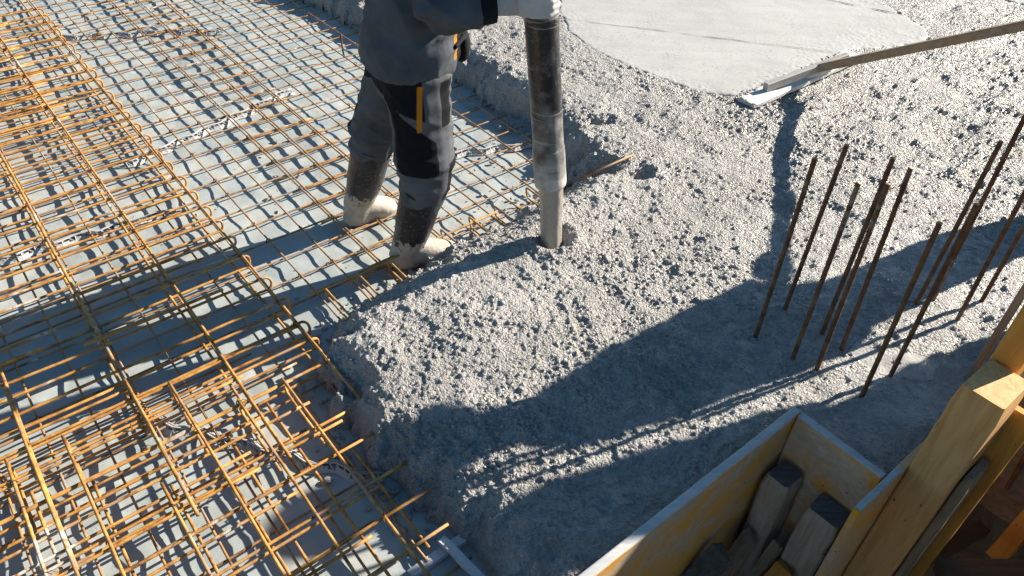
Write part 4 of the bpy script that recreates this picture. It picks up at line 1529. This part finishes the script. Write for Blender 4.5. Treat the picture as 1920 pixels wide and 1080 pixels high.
    mb.loft([(pel + up * .0, .205, .168, S), (pel + up * .035, .214, .178, S), (pel + d_ * .22, .210, .176, S), (pel + d_ * .45, .200, .165, S), (pel + d_ * .75, .215, .155, S),
             (chest, .200, .135, S), (chest + up * .05, .150, .11, S), (lerp(chest, neck, .8), .085, .085, S), (neck + up * .02, .075, .078, S)], 24)
    mb.v[-1][:, :2] = pel[:2] + (mb.v[-1][:, :2] - pel[:2]) * fat
    for sd_ in "LR":
        sh, el, wr = (np.asarray(J[k + sd_], float) for k in ("sh", "el", "wr"))
        limb(mb, [sh, lerp(sh, el, .5), el, lerp(el, wr, .38), lerp(el, wr, .62)], [0.088, 0.082, 0.078, 0.074, 0.066], F, 4)
    jl = [(J["el" + s_], .14) for s_ in "LR"] + [(pel + up * .1, .15)]
    jk, co = remesh(mb, "jacket", mats[0], voxel, body, 3, folds(0.021, jl, seed + 5))
    if main:
        dd = co - (pel + d_ * np.clip((co[:, 2] - pel[2]) / d_[2], -0.2, 1)[:, None])
        ph = np.degrees(np.arctan2(dd @ (-S), dd @ F))
        z = co[:, 2]
        tor = np.minimum(1.045 - z, 0.30 - np.hypot(dd[:, 0], dd[:, 1]))
        r_ = 0.19
        pan = np.minimum(tor, (46 - np.abs(ph)) * math.pi / 180 * r_)
        pan = np.minimum(pan, z - 0.905)
        pip = np.minimum(np.minimum(tor, 0.011 - np.abs((ph - 50) * math.pi / 180 * r_)), z - 0.955)
        pip2 = np.minimum(np.minimum(1.02 - z, z - 0.865), 0.013 - np.abs((ph % 360 - 196) * math.pi / 180 * r_))
        set_attr(jk, "panel", pan)
        set_attr(jk, "piping", np.maximum(pip, pip2))
    if main:                                      # dark tool pouch hanging at the front of the hip
        po = MB()
        cc = pel + F * 0.185 - S * 0.02 + up * .055
        po.loft([(cc + up * .055, .055, .022, S), (cc + up * .045, .066, .034, S), (cc, .070, .040, S), (cc - up * .04, .062, .038, S), (cc - up * .055, .045, .025, S)], 18)
        po.tube([cc + up * .05 - S * .06, cc + up * .058 - S * .10 - F * .02, cc + up * .055 - S * .15 - F * .06], .010, 8)
        remesh(po, "tool_pouch", M_CUFF, 0.006, body, 2, folds(0.008, [], 9))
    for sd_ in "LR":
        el, wr = np.asarray(J["el" + sd_], float), np.asarray(J["wr" + sd_], float)
        c2 = MB()
        c2.loft([(lerp(el, wr, q), r2, r2, F) for q, r2 in ((.70, .045), (.72, .0585), (.80, .0590), (.90, .0560), (.945, .0540), (.955, .050), (.96, .03))], 20)
        c2.build("cuff", M_CUFF, body)
        bt = MB()
        boot(bt, J["knee" + sd_], J["ank" + sd_], J["toe" + sd_], 0.80, zf)
        b_o, _ = remesh(bt, "boot", M_BOOT, 0.007, body, 3)
        rim = MB()
        kn, an = np.asarray(J["knee" + sd_], float), np.asarray(J["ank" + sd_], float)
        tp = lerp(an, kn, .80)
        dr = (kn - an) / np.linalg.norm(kn - an)
        e1 = np.cross(dr, F)
        e1 /= np.linalg.norm(e1)
        e2 = np.cross(dr, e1)
        rim.tube([tp + 0.0865 * (e1 * math.cos(a) + e2 * math.sin(a)) for a in np.linspace(0, 2 * math.pi, 25)], 0.006, 8, cap=False)
        rim.build("boot_rim", M_BOOT, b_o)
    # hard hat
    mb = MB()
    V, Fc = [], []
    n_, m_ = 28, 9
    for i in range(m_ + 1):
        a = math.pi / 2 * i / m_
        for j in range(n_):
            q = 2 * math.pi * j / n_
            V.append(head + HU * (.045 + .112 * math.cos(a)) + (HS_ * math.cos(q) * .100 + HF * math.sin(q) * .122) * math.sin(a))
    for j in range(n_):
        q = 2 * math.pi * j / n_
        V.append(head + HU * .040 + HS_ * math.cos(q) * .112 + HF * (math.sin(q) * .135 + max(0, math.sin(q)) * .035))
    for i in range(m_ + 1):
        for j in range(n_):
            k = (j + 1) % n_
            Fc.append((i * n_ + j, (i + 1) * n_ + j, (i + 1) * n_ + k, i * n_ + k))
    mb.add(V, Fc)
    mb.tube([head + HU * (.050 + .112 * math.cos(a)) + HF * .124 * math.sin(a) for a in np.linspace(-1.3, 1.3, 15)], 0.008, 8)
    mb.build("helmet", M_HELMET, body)
    mb = MB()
    mb.ball(head - HF * .015 + HU * .015, (.081, .090, .095), 20, 12, A)
    mb.build("hair", M_HAIR, body)
    return body


V3 = np.array
# the worker on the hose
F = V3([0.93, 0.37, 0])
S = V3([-0.37, 0.93, 0])
pel = V3([-0.405, 2.655, 0.90])
chest = V3([-0.355, 2.675, 1.40])
hc = hx(1.205)
person("worker in slate grey workwear and cement caked rubber boots, gripping the hose",
       dict(pelvis=pel, chest=chest, neck=V3([-0.315, 2.69, 1.50]), head=V3([-0.265, 2.705, 1.625]), look=V3([0.85, 0.15, -0.35]),
            hipR=pel - S * .085 - [0, 0, .03], hipL=pel + S * .085 - [0, 0, .03],
            kneeR=V3([-0.345, 2.515, 0.515]), kneeL=V3([-0.585, 2.800, 0.545]), ankR=V3([-0.452, 2.545, 0.105]), ankL=V3([-0.715, 2.848, 0.105]),
            toeR=V3([-0.240, 2.600, 0.05]), toeL=V3([-0.570, 2.930, 0.05]),
            shR=chest - S * .185 + [0.02, 0, -.01], shL=chest + S * .185 - [0, 0, .01],
            elR=V3([-0.285, 2.415, 1.185]), wrR=V3([-0.072, 2.455, 1.195]), elL=V3([-0.19, 2.835, 1.19]), wrL=V3([0.0, 2.66, 1.27])),
       F, (M_JACKET, M_TROUS), 0.022,
       grips=[dict(centre=hc, axis=(-0.1, 0, 1), toward_wrist=(-0.97, -0.25, 0), rad=0.060, wrist=V3([-0.125, 2.45, 1.192]), sgn=1, close=138, order=1),
              dict(centre=hx(1.29), axis=(-0.1, 0, 1), toward_wrist=(-0.55, 0.85, 0), rad=0.060, wrist=V3([0.0, 2.655, 1.275]), sgn=-1, close=140, order=1)],
       main=True, seed=3, voxel=0.0085)

# unseen workers at the right: the float holder, and one added for the lower shadow
def stander(label, s0, c0, F, grips, hang, arms, seed, hgt=1.0, z0=0.12, lean=0.0, slant=0.0):
    F = np.asarray(F, float)
    F /= np.linalg.norm(F)
    S = np.cross([0, 0, 1.0], F)
    B = -SE * s0 + SN * c0
    g = lambda f_, s_, z: B + F * f_ + S * s_ + SN * slant * max(0, z - 0.5) + V3([0, 0, z0 + z * hgt])
    J = dict(pelvis=g(0, 0, .93), chest=g(.03 + lean, 0, 1.42), neck=g(.05 + lean * 1.2, 0, 1.53), head=g(.09 + lean * 1.4, 0, 1.66), look=F - V3([0, 0, .25]),
             hipR=g(0, -.09, .90), hipL=g(0, .09, .90), kneeR=g(.04, -.11, .50), kneeL=g(.08, .11, .50), ankR=g(-.05, -.12, .09), ankL=g(.03, .12, .09),
             toeR=g(.15, -.15, .04), toeL=g(.23, .15, .04), shR=g(.03 + lean, -.19, 1.42), shL=g(.03 + lean, .19, 1.42))
    J.update({k: (g(*v) if len(v) == 3 and not isinstance(v, np.ndarray) else v) for k, v in arms.items()})
    hg = [dict(wrist=J["wr" + k], dirv=(J["wr" + k] - J["el" + k]), fwd=F) for k in hang]
    return person(label, J, F, (M_JACKET2, M_JACKET2), z0, grips, hg, 0.013, False, seed)


hd = (HE - HS) / np.linalg.norm(HE - HS)
g1, g2 = HE - hd * 0.03, HE - hd * 0.26
side = np.cross(hd, [0, 0, 1.0])
side /= np.linalg.norm(side)
stander("worker in navy workwear at the right, holding the long float handle", -3.70, 1.385, SN,
        [dict(centre=g1, axis=hd, toward_wrist=(0.35, -0.5, 0.35), rad=0.026, wrist=g1 + V3([.05, -.075, .05]), close=170),
         dict(centre=g2, axis=hd, toward_wrist=(0.35, -0.4, 0.5), rad=0.026, wrist=g2 + V3([.06, -.07, .07]), close=170)], "",
        dict(elR=(.02, -.27, 1.14), wrR=g1 + V3([.06, -.09, .06]), elL=(.10, .24, 1.17), wrL=g2 + V3([.07, -.085, .085])), 11, 1.09, 0.12, -0.06)
stander("unseen worker in navy workwear added behind the float handler to cast the lower shadow", -3.62, 0.875, SN, [], "LR",
        dict(elR=(.02, -.24, 1.15), wrR=(.09, -.24, .90), elL=(.02, .24, 1.15), wrL=(.09, .25, .90)), 17, 1.0, 0.36, 0.09, 0.0)
q_ = SE * 3.62 + SN * 0.90
for k in range(4):  # unseen stack, added to lift the second worker so the shadow reaches further
    stick("added_plank", q_ - SN * .24 + V3([0, 0, .20 + .042 * k]) + SE * (.01 * k), q_ + SN * .19 + V3([0, 0, .20 + .042 * k]), 0.26, 0.038, M_OLD,
          ["lowest", "second lowest", "second highest", "topmost"][k] + " grey plank of the stack under the right hand worker's boots", "plank", 30 + k)
